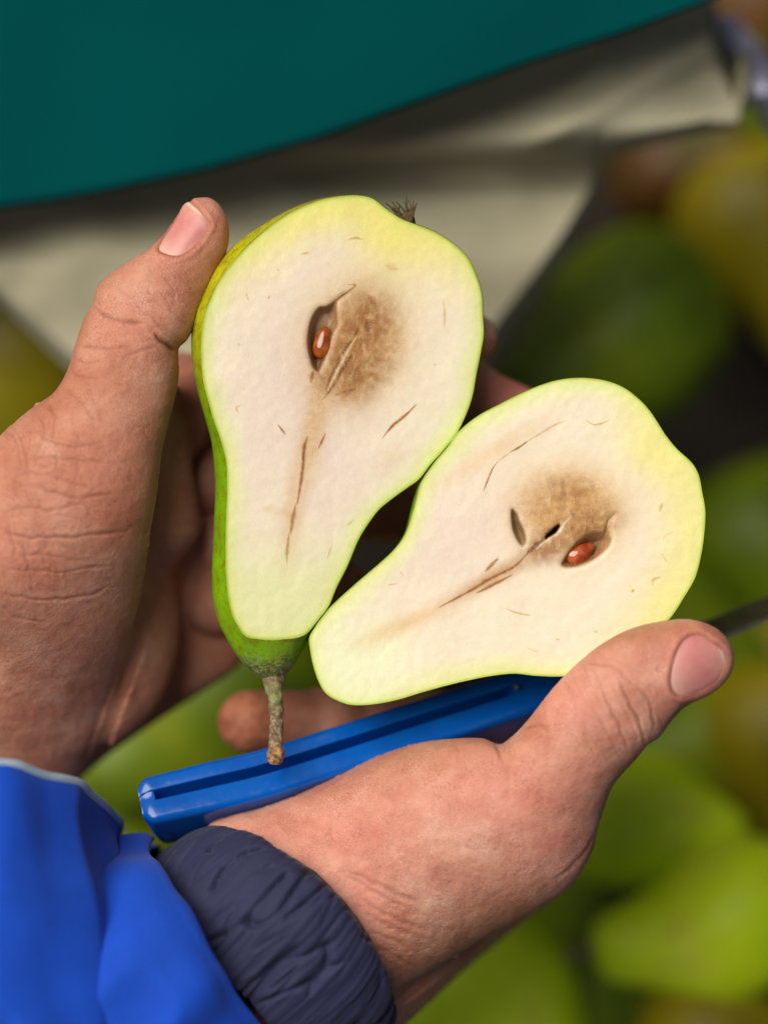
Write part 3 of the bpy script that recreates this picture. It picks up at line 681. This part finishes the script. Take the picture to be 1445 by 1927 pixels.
f2 = inflated(I2, [(100,800,-3.2),(330,760,-4.8),(420,900,-6.0),(420,1150,-6.2),(280,1300,-6.2),(100,1400,-6.4),(0,1200,-4.6),(150,1050,-3.6)], .8)
fing = [finger([V(330,790,-4.0), V(560,660,-5.0), V(760,612,-4.8), V(893,634,-3.5)], [.95,.86,.78,.60]),
        finger([V(400,900,-5.0), V(690,752,-5.9), V(880,744,-4.6), V(1050,812,-3.5)], [1.0,.92,.84,.74]),
        finger([V(430,1030,-5.3), V(640,955,-6.3), V(800,965,-6.0), V(890,1010,-5.4)], [1.0,.88,.8,.70]),
        finger([V(410,1130,-5.3), V(530,1085,-6.0), V(610,1095,-5.6), V(672,1122,-4.9)], [.95,.86,.78,.62])]
web = caps(V(300,760,-2.2), V(308,980,-3.4), .55, 1.0); web2 = caps(V(230,760,-1.6), V(330,800,-3.6), .9, .9); web3 = ell(V(150,1150,-4.0), (2.6, 3.6, 1.9), 10)
def left_fn(X, Y, Z):
    d = smin(f1(X, Y, Z), web(X, Y, Z), .6); d = smin(d, web3(X, Y, Z), .8); d = smin(d, web2(X, Y, Z), .6); d = smin(d, f2(X, Y, Z), .7)
    for g in fing: d = smin(d, g(X, Y, Z), .22)
    return d
nail_L = Z4((1036,86),(1080,126),(1112,168),(1138,208),(1112,258),(1062,322),(1010,362),(965,380),(905,372),(862,346),(880,300),(922,236),(966,160),(998,102))
cr_L = [(Z4((515,660),(560,700),(640,725),(720,740),(800,742)), 4.5, .075, .6), (Z4((640,535),(700,600),(745,640)), 4, .03, .15), (Z4((425,865),(520,882),(620,882),(720,862)), 4.5, .05, .45), (Z4((835,790),(885,850),(935,882),(968,888)), 5.5, .13, .9),
  (Z4((700,915),(780,890),(860,872)), 4, .035, .3), (Z4((760,690),(830,720),(900,800)), 3, .03, .3), (Z4((850,560),(910,620),(930,700)), 3, .02, .25), (Z4((880,480),(940,560),(960,640)), 3, .02, .25), (Z4((740,640),(800,700),(880,730)), 3, .02, .25),
  (Z4((400,930),(470,960),(560,950)), 3.5, .035, .35), (Z4((390,1000),(450,1040),(540,1040)), 3.5, .03, .3), (Z4((330,1100),(420,1150),(520,1290)), 4, .035, .25), (Z4((190,1330),(260,1380),(400,1412),(550,1390)), 4, .04, .45), (Z4((250,1180),(300,1260),(280,1400)), 4, .035, .35),
  (Z4((200,1240),(240,1330),(200,1470)), 4, .035, .3), (Z4((120,1480),(260,1470),(420,1490),(600,1500)), 4, .04, .4), (Z4((60,1580),(200,1560),(360,1600),(560,1660)), 4, .035, .35), (Z5((160,20),(330,90),(500,102),(640,70)), 4.5, .05, .5), (Z5((0,190),(150,160),(300,172),(470,130)), 4, .04, .4),
  (Z5((0,270),(100,318),(220,322),(400,318),(600,300),(730,268)), 4.5, .05, .6), (Z5((80,412),(250,420),(380,430)), 3.5, .025, .3), (Z5((0,500),(120,505),(300,510),(500,485),(640,470)), 3.5, .035, .4), (Z5((0,620),(200,655),(400,650),(560,610),(640,580)), 4, .04, .4),
  (Z5((130,330),(150,480),(180,600),(210,650)), 3.5, .03, .3), (Z5((40,200),(60,330),(100,480)), 3.5, .03, .3), (Z5((0,690),(100,760),(250,790)), 4, .03, .2), (Z5((220,330),(300,470),(340,600)), 3, .02, .2), (Z4((0,1290),(90,1400),(120,1560)), 4, .035, .3), (Z4((60,1300),(140,1450),(150,1620)), 4, .035, .3)]
rr_ = random.Random(5)
for i in range(60):      # small criss-cross lines over the thumb base
    x, y = rr_.uniform(5, 150), rr_.uniform(760, 1080); a = rr_.choice([-.3, .2, 1.2, 1.7]) + rr_.uniform(-.3, .3); L = rr_.uniform(20, 60)
    cr_L.append(([(x, y), (x + L * .5 * math.cos(a), y + L * .5 * math.sin(a) + 3), (x + L * math.cos(a), y + L * math.sin(a))], 3.0, rr_.uniform(.008, .018), rr_.uniform(.1, .35)))
for i in range(26):      # tight arcs over the thumb joint
    x, y = rr_.uniform(270, 330), rr_.uniform(500, 640); L = rr_.uniform(14, 34); a = rr_.uniform(.1, .9)
    cr_L.append(([(x, y), (x + L * .5, y + L * .5 * math.sin(a)), (x + L, y + L * math.sin(a) + 6)], 2.6, .014, rr_.uniform(.1, .3)))
v, f, me = hand_mesh('hand', left_fn, (-12.6, -8.6, -8.2), (5.2, 8.4, 3.0), cr_L, [nail_L],
    [(200,900,120,130,0,.55),(250,610,70,60,0,.5),(400,420,30,60,0,.2),(40,1040,90,90,0,.45),(980,740,90,60,0,.9),(345,720,30,50,0,.6)], [(180,850,280,520,20,.45),(370,520,45,100,25,.6),(240,1050,60,200,10,.6),(300,1200,300,220,0,.5),(310,690,30,90,0,.4)],
    [(90,900,110,130,0,.5),(150,730,60,70,0,.5),(310,600,50,60,0,.4)], -3.0, [(205,560,26,26,0,.06),(330,600,30,25,0,.06),(180,640,22,30,0,-.02)])
left_hand = obj('hand', me); keep(left_hand, person); left_hand['label'] = 'left hand with dirty creases, thumb raised beside the upright pear half'
o = obj('thumbnail', nail_mesh(v, f, nail_L, (.62, -.78))); o.parent = left_hand
# ---- right hand
RT = [(400,1780),(366,1650),(385,1566),(430,1543),(480,1531),(540,1510),(600,1484),(665,1452),(720,1426),(790,1403),(850,1394),(905,1391),(934,1401),(948,1400),(978,1372),(1005,1338),(1040,1292),(1080,1250),(1125,1212),(1180,1182),(1240,1167),
      (1295,1164),(1340,1180),(1366,1208),(1371,1240),(1360,1272),(1328,1302),(1290,1322),(1262,1346),(1236,1382),(1214,1398),(1196,1424),(1170,1455),(1150,1485),(1136,1530),(1126,1570),(1118,1605),(1096,1650),(1062,1690),(1010,1725),(950,1760),(900,1788),(830,1830),(760,1872),(700,1915),(640,1980),(560,2060),(500,2160),(420,2080),(440,1920)]
I3 = inflate(RT, 0)
f3 = inflated(I3, [(1320,1230,.95),(1220,1240,1.0),(1130,1330,.6),(1050,1450,.0),(900,1560,-.6),(750,1600,-1.2),(600,1650,-1.5),(480,1560,-1.0),(900,1700,-1.6),(500,1900,-1.8),(1060,1600,-.8)], .82)
palm = [caps(V(620,1850,-2.5), V(1000,1560,-5.2), 2.0, 1.5), caps(V(640,1860,-3.5), V(960,1640,-7.0), 1.7, 1.3), caps(V(900,1620,-3), V(1010,1520,-6.4), 1.5, 1.2)]
fr = [finger([V(1000,1500,-6.3), V(800,1368,-6.2), V(620,1362,-5.0), V(468,1358,-3.7)], [1.05,.95,.88,.82]),
      finger([V(985,1560,-7.4), V(850,1400,-8.3), V(730,1310,-7.4), V(668,1332,-6.2)], [1.0,.92,.84,.72]),
      finger([V(960,1620,-8.2), V(830,1480,-9.4), V(720,1430,-8.8), V(650,1450,-7.4)], [.95,.88,.8,.7]),
      finger([V(930,1680,-8.2), V(830,1570,-9.6), V(750,1530,-9.2), V(690,1540,-8.2)], [.85,.76,.7,.62])]
def right_fn(X, Y, Z):
    d = f3(X, Y, Z)
    for g in palm: d = smin(d, g(X, Y, Z), .8)
    e = fr[0](X, Y, Z)
    for g in fr[1:]: e = smin(e, g(X, Y, Z), .12)
    return smin(d, e, .35)
nail_R = Z6((1060,200),(1110,200),(1160,232),(1210,268),(1238,310),(1228,370),(1190,430),(1130,470),(1060,495),(1005,502),(970,480),(958,420),(968,350),(990,280),(1020,228))
cr_R = [(Z6((695,425),(725,490),(760,555),(800,640),(822,735)), 4.5, .085, .8), (Z6((605,450),(650,560),(710,680),(745,800)), 4, .05, .6), (Z6((790,455),(845,520),(872,610),(868,690)), 4, .06, .6), (Z6((520,330),(600,345),(680,370),(740,420),(790,470)), 4, .05, .4),
  (Z6((560,560),(620,650),(680,760),(720,830)), 3.4, .03, .3), (Z6((500,600),(560,700),(640,820)), 3.4, .02, .2), (Z6((205,668),(270,655),(320,655),(345,690)), 4, .04, .4), (Z6((85,745),(105,790),(118,850)), 4.5, .07, .25), (Z6((840,440),(880,470),(900,520)), 3.2, .03, .25),
  (Z6((700,520),(740,600),(780,700),(790,760)), 3.2, .03, .35), (Z7((-20,815),(60,840),(150,880),(250,930),(360,975)), 6, .07, .35), (Z7((-10,840),(80,880),(200,945),(300,985)), 5, .05, .3), (Z7((60,930),(150,1000),(250,1050),(380,1080)), 6, .06, .3), (Z7((100,1010),(200,1070),(320,1120)), 6, .05, .25),
  (Z7((110,1090),(220,1130),(330,1200)), 6, .04, .2), (Z7((130,1160),(240,1210),(330,1260)), 6, .035, .2), (Z7((950,860),(1020,800),(1090,730),(1140,640)), 6, .05, .25), (Z7((500,240),(515,300),(510,370)), 4, .035, .05), (Z7((720,300),(735,400),(745,500)), 5, .03, .15),
  (Z7((180,590),(250,630),(300,680)), 5, .02, .1), (Z7((350,440),(450,500),(520,560)), 6, .015, .1), (Z6((300,480),(330,560),(320,650)), 4, .02, .1), ([(618,1545),(628,1580),(640,1600)], 4, .04, .15), ([(590,1520),(560,1570)], 3, .02, .1), ([(540,1560),(600,1580),(690,1620)], 9, .05, .1)]
for i in range(34):
    t = rr_.uniform(0, 1); x, y = 700 + 190 * t + rr_.uniform(-20, 20), 1700 + rr_.uniform(-60, 130) - 60 * t; L = rr_.uniform(30, 90)
    cr_R.append(([(x, y), (x + L * .5, y + L * .18), (x + L, y + L * .5)], 4.0, rr_.uniform(.004, .012), rr_.uniform(.02, .12)))
for i in range(44):      # fine transverse lines on the thumb
    t = rr_.uniform(0, 1); x = 1070 + 150 * t + rr_.uniform(-30, 30); y = 1285 + rr_.uniform(-60, 110); L = rr_.uniform(20, 60)
    cr_R.append(([(x, y), (x + L * .25, y + L * .5), (x + L * .42, y + L)], 2.8, rr_.uniform(.008, .018), rr_.uniform(.08, .28)))
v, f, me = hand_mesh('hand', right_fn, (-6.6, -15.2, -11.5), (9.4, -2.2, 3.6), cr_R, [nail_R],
    [(650,1570,110,60,0,.5),(960,1520,120,60,0,.45),(1050,1320,60,50,0,.4),(1050,1600,80,80,0,.35),(460,1360,90,70,0,.9),(690,1690,40,60,0,.5)], [(1180,1195,120,30,-12,.75),(950,1330,60,70,-40,.5),(460,1360,110,80,0,.9),(780,1420,120,30,-12,.5),(880,1760,200,50,-25,.55)],  # the strong tan at the fingertip also deepens its painted shade
    [(760,1760,110,90,30,.9),(1140,1300,80,60,0,.4),(900,1700,160,80,0,.4)], -3.4, [(1210,1385,30,26,0,.05),(1085,1240,60,40,-40,.03)], [(460,1358,130,75,0,.75),(1180,1185,110,24,-12,.22)])  # fingertip shade painted into the skin with its grime; thumb edge slightly darker
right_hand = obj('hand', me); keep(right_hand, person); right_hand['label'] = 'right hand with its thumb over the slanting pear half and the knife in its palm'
o = obj('thumbnail', nail_mesh(v, f, nail_R, (.92, -.25))); o.parent = right_hand

# ---- sleeves
def loft(rings, nu=160, nv=120, disp=None, power=2.0):
    """rings: (left px, left py, right px, right py, z centre, half depth)"""
    R = cr_open([list(map(float, r)) + [0.0] * (8 - len(r)) for r in rings], nu); v = []
    th = np.linspace(0, 2 * math.pi, nv, endpoint=False); S_ = []
    for i, r in enumerate(R):
        a, b = V(r[0], r[1], r[4]), V(r[2], r[3], r[4]); c = (a + b) / 2; h = (b - a) / 2
        ct, st = np.cos(th), np.sin(th); v.append(c + np.outer(np.abs(st) ** (2 / power) * np.sign(st), [r[6], r[7], 0]) + np.outer(ct, h) + np.outer(np.abs(st) ** (2 / power) * np.sign(st), [0, 0, r[5]]))
    v = np.array(v).reshape(-1, 3); f = grid_faces(nu, nv, wrap_v=True)
    n = normals_of(v, f); c0 = v.reshape(nu, nv, 3).mean(1)
    if ((v.reshape(nu, nv, 3) - c0[:, None]) * n.reshape(nu, nv, 3)).sum() < 0: f = f[:, ::-1]; n = -n
    if disp is not None:
        s = np.repeat(np.linspace(0, 1, nu), nv); t = np.tile(th, nu); v = v + n * disp(s, t)[:, None]
    return v, f
def folds_fn(seedn, amp, fs, ft, amp2=0, fs2=1, ft2=1, sharp=1.0):
    def g(s, t):
        out = np.empty(len(s))
        for i, (a, b) in enumerate(zip(s, t)):
            c, d = math.cos(b), math.sin(b); x = mnoise.noise(Vector((c * ft + seedn, d * ft, a * fs)))
            out[i] = amp * (1 - abs(x) * 2 * sharp) + (amp2 * mnoise.noise(Vector((c * ft2 + 9 + seedn, d * ft2, a * fs2))) if amp2 else 0)
        return out
    return g
def gathers(s_, t_):
    out = np.empty(len(s_))
    for i, (a, b) in enumerate(zip(s_, t_)):
        c, d = math.cos(b), math.sin(b)
        n1 = mnoise.noise(Vector((c * 6.2 + 3, d * 6.2, a * 2.1))); n2 = mnoise.noise(Vector((c * 5 + 31, d * 5, a * 3.6)))
        n3 = mnoise.noise(Vector((c * 11 + 7, d * 11, a * 2.6))); n4 = mnoise.noise(Vector((c * 3 + 17, d * 3, a * 4))); n5 = mnoise.noise(Vector((c * 15 + 51, d * 15, a * 1.1)))
        k = min(1, a / .12); m = min(1, max(0, (n2 + .25) * 3))
        out[i] = k * (-.17 * math.exp(-(n1 / .09) ** 2) * m - .05 * math.exp(-(n3 / .12) ** 2) * m) + .07 * n4 + .03 * n3 - k * .035 * math.exp(-(n5 / .14) ** 2)
    return out
# right arm: navy gathered cuff out of a blue sleeve
cuff_rings = [(400,1592,706,1925,-1.7,2.6,1.2,1.3),(372,1568,724,1938,-1.6,3.2,1.15,1.3),(330,1584,726,1965,-1.6,3.5,1.0,1.15),(300,1606,704,1995,-1.6,3.6,.85,.95),(276,1636,660,2020,-1.6,3.5,.7,.7),(250,1680,600,2060,-1.6,3.2,.5,.5)]
v, f = loft(cuff_rings, 180, 460, gathers, 2.1)
sleeve_r_rings = [(276,1594,528,1988,-1.6,3.85,.3,.2),(266,1590,515,2000,-1.5,3.9,.3,.2),(215,1600,500,2050,-1.5,4.2,.3,.3),(120,1650,440,2110,-1.5,4.3,.2,.2),(0,1760,330,2220,-1.5,4.4),(-150,1900,160,2350,-1.5,4.5)]
v2, f2_ = loft(sleeve_r_rings, 170, 200, folds_fn(11, .3, 1.6, 1.8, .2, 4, 3), 2.2)
sleeve_r = obj('sleeve', mesh_of('sleeve', v2, f2_, M['blue'])); keep(sleeve_r, person)
o = obj('elastic_cuff', mesh_of('elastic_cuff', v, f, M['navy'])); o.parent = sleeve_r
# left arm: blue sleeve with a pale edge
sl = [(-190,1560,203,1552,-1.6,4.2,0,1.75),(-196,1575,207,1568,-1.6,4.4,0,1.8),(-205,1620,212,1600,-1.6,4.6,0,1.7),(-215,1680,232,1660,-1.6,4.8,0,1.5),(-230,1760,262,1740,-1.5,5.0,0,1.3),(-250,1860,300,1850,-1.5,5.2,0,1),(-270,1990,350,1980,-1.4,5.4,0,.6),(-300,2200,420,2200,-1.4,5.6)]
v, f = loft(sl, 200, 220, folds_fn(23, .30, 1.8, 2.0, .16, 5, 3), 2.1)
# bow the opening upwards over the wrist
sleeve_l = obj('sleeve', mesh_of('sleeve', v, f, M['blue'])); keep(sleeve_l, person)
ring = v[:220]; T = np.vstack([ring, ring[:1]])
tv, tf = tube(cr_open(T[::5], 260), np.full(260, .12), 12, 0, 0, False)
o = obj('piping', mesh_of('piping', tv, tf, M['piping'])); o.parent = sleeve_l

# ------------------------------------------------------------------ folding knife
knife = tag(empty('folding_knife'), 'open folding knife with slotted glossy blue handle gripped in the right palm', 'knife')
path = cr_open([V(263,1507,-.55), V(300,1499,-.6), V(400,1476,-.75), V(500,1452,-.95), V(650,1405,-1.3), V(800,1356,-1.75), V(950,1308,-2.3), V(1060,1272,-2.7), V(1160,1240,-3.1)], 240)
T = np.gradient(path, axis=0); T /= np.linalg.norm(T, axis=1, keepdims=True)
roll = math.radians(27); pv = []
hw, hd, r_ = .69, 2.1, .2
def profile(slot):
    p = []
    def arc(cx, cy, a0, a1, r, n=6):
        for a in np.linspace(a0, a1, n): p.append((cx + r * math.cos(a), cy + r * math.sin(a)))
    sx0, sx1 = -.06, .21     # slot edges across the top face (towards the upper edge of the picture)
    arc(-hw + r_, -r_, math.pi, math.pi / 2, r_)
    p += [(sx0 - .05, .0), (sx0 - .01, -.012), (sx0, -.05), (sx0, -slot), (sx1, -slot), (sx1, -.05), (sx1 + .01, -.012), (sx1 + .05, .0)]
    arc(hw - r_, -r_, math.pi / 2, 0, r_)
    for yy in np.linspace(-.4, -hd + .6, 4): p.append((hw * (1 - .05 * (yy / hd) ** 2), yy))
    arc(hw - .5, -hd + .45, 0, -math.pi / 2, .45); arc(-hw + .5, -hd + .45, -math.pi / 2, -math.pi, .45)
    for yy in np.linspace(-hd + .6, -.4, 4): p.append((-hw * (1 - .05 * (yy / hd) ** 2), yy))
    return np.array(p)
s_len = np.concatenate([[0], np.cumsum(np.linalg.norm(np.diff(path, axis=0), axis=1))])
xs = to_px(path[:, 0], path[:, 1], path[:, 2])[0]
slot_d = np.where((xs > 291) & (xs < 968), 1.75, .055)
for i in range(len(path)):
    e = s_len[i]; k = 1.0 if e > .32 else math.sqrt(max(1 - ((.32 - e) / .32) ** 2 * .55, .05)); kd = 1.0
    up = np.array([0, 0, 1.0]); side = np.cross(up, T[i]); side /= np.linalg.norm(side); up2 = np.cross(T[i], side)
    S2 = side * math.cos(roll) - up2 * math.sin(roll); U2 = up2 * math.cos(roll) + side * math.sin(roll)
    taper = np.interp(xs[i], [260, 400, 700, 1100], [.93, 1.0, .98, .94])
    lean = -np.array([T[i][0], T[i][1], 0]) * 0.0
    for (a, b) in profile(slot_d[i]):
        q = path[i] + S2 * a * k * taper + U2 * (b * (1 if e > .32 else 1 - .12 * ((.32 - e) / .32) ** 2) - (0 if e > .32 else .12 * ((.32 - e) / .32) ** 2))
        # the butt end rounds off backwards with depth
        q = q + T[i] * (.28 * min(1, (-b / hd)) * max(0, 1 - e / 1.5))
        pv.append(q)
npf = len(profile(1)); f = [tuple(q) for q in grid_faces(len(path), npf, wrap_v=True)]
pv = np.array(pv); c0 = len(pv); pv = np.vstack([pv, pv[:npf].mean(0) - T[0] * .06, pv[-npf:].mean(0)])
f += [(c0, (k + 1) % npf, k) for k in range(npf)] + [(c0 + 1, len(path) * npf - npf + k, len(path) * npf - npf + (k + 1) % npf) for k in range(npf)]
me = mesh_of('handle', pv, f, M['handle'])
hnd = obj('handle', me, knife)
bv_ = hnd.modifiers.new('round', 'BEVEL'); bv_.width = .00035; bv_.segments = 2; bv_.limit_method = 'ANGLE'; bv_.angle_limit = math.radians(50)
# rivet where the slot ends
th = np.linspace(0, 2 * math.pi, 20, endpoint=False); c = V(972, 1293, -2.25)
rv = [c + np.array([0, 0, .1])] + [c + np.array([math.cos(a) * .06, math.sin(a) * .06, .08]) for a in th] + [c + np.array([math.cos(a) * .075, math.sin(a) * .075, -.05]) for a in th]
obj('rivet', mesh_of('rivet', rv, [(0, 1 + i, 1 + (i + 1) % 20) for i in range(20)] + [(1 + i, 21 + i, 21 + (i + 1) % 20, 1 + (i + 1) % 20) for i in range(20)], M['steeledge']), knife)
# blade running on past the thumb
n = 60; bp = cr_open([V(1150,1262,-3.6), V(1330,1192,-4.0), V(1445,1146,-4.3), V(1600,1086,-4.7), V(1740,1040,-5.0)], n); bv1, bf = [], []
for i in range(n):
    t = i / (n - 1); w = .33 if t < .6 else .33 * math.sqrt(max(1 - ((t - .6) / .4) ** 1.6, .002)); Tn = bp[min(i + 1, n - 1)] - bp[max(i - 1, 0)]; Tn /= np.linalg.norm(Tn)
    s = np.cross([0, 0, 1], Tn); s /= np.linalg.norm(s); s3 = s * .9 - np.array([0, 0, 1]) * 1.1
    for a, z in ((1, .0), (.93, .02), (.0, .03), (-.62, .02), (-1, .0), (-.62, -.02), (0, -.03), (.93, -.02)):
        bv1.append(bp[i] + s3 * w * a + np.array([0, 0, z]))
bf = [tuple(q) for q in grid_faces(n, 8, wrap_v=True)]
bl = obj('blade', mesh_of('blade', bv1, bf, M['steel'], smooth=False), knife)
bl.data.materials.append(M['steeledge'])
for p in bl.data.polygons:
    if p.index % 8 in (0, 3, 7): p.material_index = 1

# ------------------------------------------------------------------ pears in the crate below
def pear_profile():
    return cr_open([(0.001,-4.35),(.35,-4.25),(.8,-4.45),(1.8,-4.5),(2.9,-3.9),(3.6,-2.7),(3.85,-1.3),(3.6,.2),(2.9,1.6),(2.25,2.8),(1.9,3.9),(1.6,4.7),(1.0,5.25),(.3,5.35),(.001,5.25)], 56)
prof = pear_profile(); nseg = 56; th = np.linspace(0, 2 * math.pi, nseg, endpoint=False)
pvv = np.array([[r * math.cos(a) * (1 + .03 * math.sin(2 * a + z)) + .22 * math.sin(z * .5), r * math.sin(a) * (1 + .03 * math.cos(3 * a)), z] for r, z in prof for a in th])
pff = grid_faces(len(prof), nseg, wrap_v=True)
if (normals_of(pvv, pff) * pvv).sum() < 0: pff = pff[:, ::-1]
pear_mesh = {k: mesh_of('body', pvv, pff, M[k]) for k in ('green', 'bright', 'olive', 'russet')}
tv, tf = tube(cr_open([(.05,0,5.1),(.1,0,5.7),(.3,.1,6.6),(.6,.2,7.5)], 14), np.linspace(.3, .2, 14), 12, .25, 5)
stem_me = mesh_of('stem', tv, tf, M['stem'], {'green': np.zeros(len(tv)), 'tip': np.zeros(len(tv))})
tv, tf = tube([(-.15,0,-4.1),(-.15,0,-4.3),(-.15,0,-4.5),(-.15,0,-4.6)], [.5,.45,.42,.1], 12, .8, 7)
cal_me = mesh_of('calyx', tv, tf, M['calyx'])
def crate_pear(px, py, z, rx, rz, s, mat, label, group='whole pears lying below the hands'):
    z = -21.5 + (z + 30) * .9; s = s * .80; x, y, _ = P(px, py, z); o = empty('pear', (float(x), float(y), z)); o.rotation_euler = (math.radians(rx), 0, math.radians(rz)); o.scale = (s, s, s)
    tag(o, label, 'pear', group); obj('body', pear_mesh[mat], o); obj('stem', stem_me, o); obj('calyx', cal_me, o)
    return o
crate = [
 (1150,640,-30,70,-60,1.0,'green','round green pear right of the cream cloth tip, above the slanting half'),
 (1470,480,-35,80,20,1.02,'olive','olive yellow pear cut by the right edge, below the cream cloth'),
 (1290,320,-36,60,100,.66,'russet','small russet brown pear just under the cream cloth, upper right'),
 (1380,250,-37,90,75,.80,'green','green pear touching the underside of the cream cloth by the white bag'),
 (1440,60,-40,80,0,.9,'russet','dark brownish pear in the top right corner beyond the white bag'),
 (1470,1070,-36,80,25,1.0,'green','green pear at the right edge above the knife blade'),
 (1235,1180,-34,85,60,.98,'green','shaded green pear directly behind the tip of the knife hand thumb'),
 (1330,1400,-33,80,-75,.82,'green','dark green pear just below the thumb of the knife hand'),
 (1215,1545,-26,85,75,.74,'bright','bright green pear beside the heel of the thumb, right of the knife hand'),
 (1490,1440,-32,95,5,.95,'olive','yellow olive pear cut by the right edge below the blade'),
 (1330,1745,-24.5,86,-80,.82,'bright','long bright green pear lying crosswise near the bottom right'),
 (925,1905,-25,75,35,.98,'bright','green pear at the bottom edge beside the wrist of the knife hand'),
 (1325,2010,-25,80,-20,.78,'olive','yellow green pear cut by the bottom edge, under the long crosswise pear'),
 (30,700,-29,80,-30,1.05,'olive','olive pear at the left edge under the corner of the cream cloth'),
 (-10,430,-36,80,60,.9,'green','dark green pear cut by the left edge beside the teal sheet'),
 (400,1340,-28,86,-60,1.1,'green','green pear seen between the left palm and the blue knife handle'),
 (560,1250,-32,80,70,1.0,'green','green pear seen around the stem of the upright half'),
 (250,1570,-31,80,120,.95,'green','green pear in the gap between the knife butt and the sleeve'),
 (1120,1900,-36,70,-20,.9,'green','deep shaded green pear between the bottom pears'),
 (1000,1700,-35,80,10,1.0,'green','green pear mostly behind the wrist of the knife hand'),
 (1430,1250,-36,70,110,.95,'olive','deep shaded olive pear under the knife blade'),
]
for c in crate: crate_pear(*c)

# ------------------------------------------------------------------ sheets, cloth, bag, ground
def sheet(name, top, bottom, zf, xs_, nv, mat, thick, parent=None):
    X = np.linspace(xs_[0], xs_[1], xs_[2]); t = np.linspace(0, 1, nv)
    yt = np.interp(X, *zip(*top)); yb = np.interp(X, *zip(*bottom)); v = []
    for i, x in enumerate(X):
        py = yt[i] + (yb[i] - yt[i]) * t; z = zf(np.full(nv, x), py, t); k = (D - z) / D / SC
        v.append(np.stack([(x - 722.5) * k, (963.5 - py) * k, z], 1))
    v = np.concatenate(v); f = grid_faces(len(X), nv)
    if normals_of(v, f)[:, 2].mean() < 0: f = f[:, ::-1]
    o = obj(name, mesh_of(name, v, f, mat), parent); m = o.modifiers.new('thickness', 'SOLIDIFY'); m.thickness = thick * U; m.offset = -1
    return o
edge = [(-900,560),(-300,448),(0,393),(100,380),(200,362),(390,322),(600,262),(800,190),(1000,118),(1180,60),(1340,0),(1600,-105),(2200,-380)]
teal_z = lambda x, y, t: -6.6 - .6 * np.cos(x / 420 + .4) + .55 * vnoise(x, y, 300, 61) - 1.0 * np.clip(1 - t, 0, 1) ** 1.5 - .25 * sm(.985, 1, t) - 1.6 * sm(700, -200, x)
o = sheet('teal_sheet', [(-900,-330),(1340,-330),(2200,-900)], edge, teal_z, (-900, 2200, 200), 90, M['teal'], .12)
tag(o, 'smooth dark teal fabric sheet with a slanting edge across the top of the photo', 'fabric sheet')
cb = [(-500,150),(-100,480),(0,565),(60,625),(130,690),(250,800),(600,880),(850,770),(940,640),(1000,560),(1060,470),(1108,385),(1130,310),(1160,290),(1200,278),(1300,256),(1392,234),(1400,120),(1412,-40),(1700,-60)]
def cloth_z(x, y, t):
    ridge = np.interp(x, [-200, 500, 800, 1100, 1500], [330, 300, 292, 285, 235])
    return (-10.6 - .004 * (y - 300) - 3.0 * sm(.5, 0, t) + 1.3 * np.exp(-((y - ridge + 26) / 60) ** 2) * sm(350, 800, x) - 1.9 * np.exp(-((y - ridge - 34) / 30) ** 2) * sm(450, 800, x)
            + .5 * np.exp(-(((y - 190) + .55 * (x - 1150)) / 34) ** 2) * sm(900, 1050, x) + .8 * vnoise(x * .4, y, 150, 71) + .12 * vnoise(x, y, 70, 72) - 2.5 * sm(200, -50, x) * sm(520, 400, y) - 1.5 * sm(.93, 1.0, t))
o = sheet('cream_cloth', [(a, b - 150) for a, b in edge if a < 1300] + [(1330, -120), (1345, 0), (1402, 218)], cb, cloth_z, (-500, 1402, 300), 160, M['cream'], .15)
tag(o, 'crumpled cream cloth spread over the whole pears, below the teal sheet', 'cloth')
def bag_z(x, y, t): return -11 + 1.0 * np.sin(x / 26 + y / 60) + .8 * vnoise(x, y, 40, 81) - 2 * (2 * t - 1) ** 2
o = sheet('plastic_bag', [(1350,20),(1385,26),(1430,84),(1480,140),(1540,190),(1600,240)], [(1350,60),(1385,140),(1410,200),(1445,250),(1500,320),(1600,350)], bag_z, (1350, 1600, 90), 60, M['bag'], .08)
tag(o, 'crumpled white plastic bag lying at the right end of the cream cloth', 'bag')
g = mesh_of('ground', [(-3000, -3000, -32), (3000, -3000, -32), (3000, 3000, -32), (-3000, 3000, -32)], [(0, 1, 2, 3)], M['ground'], smooth=False)
tag(obj('ground', g), kind='structure', label='dark ground under the whole pears')
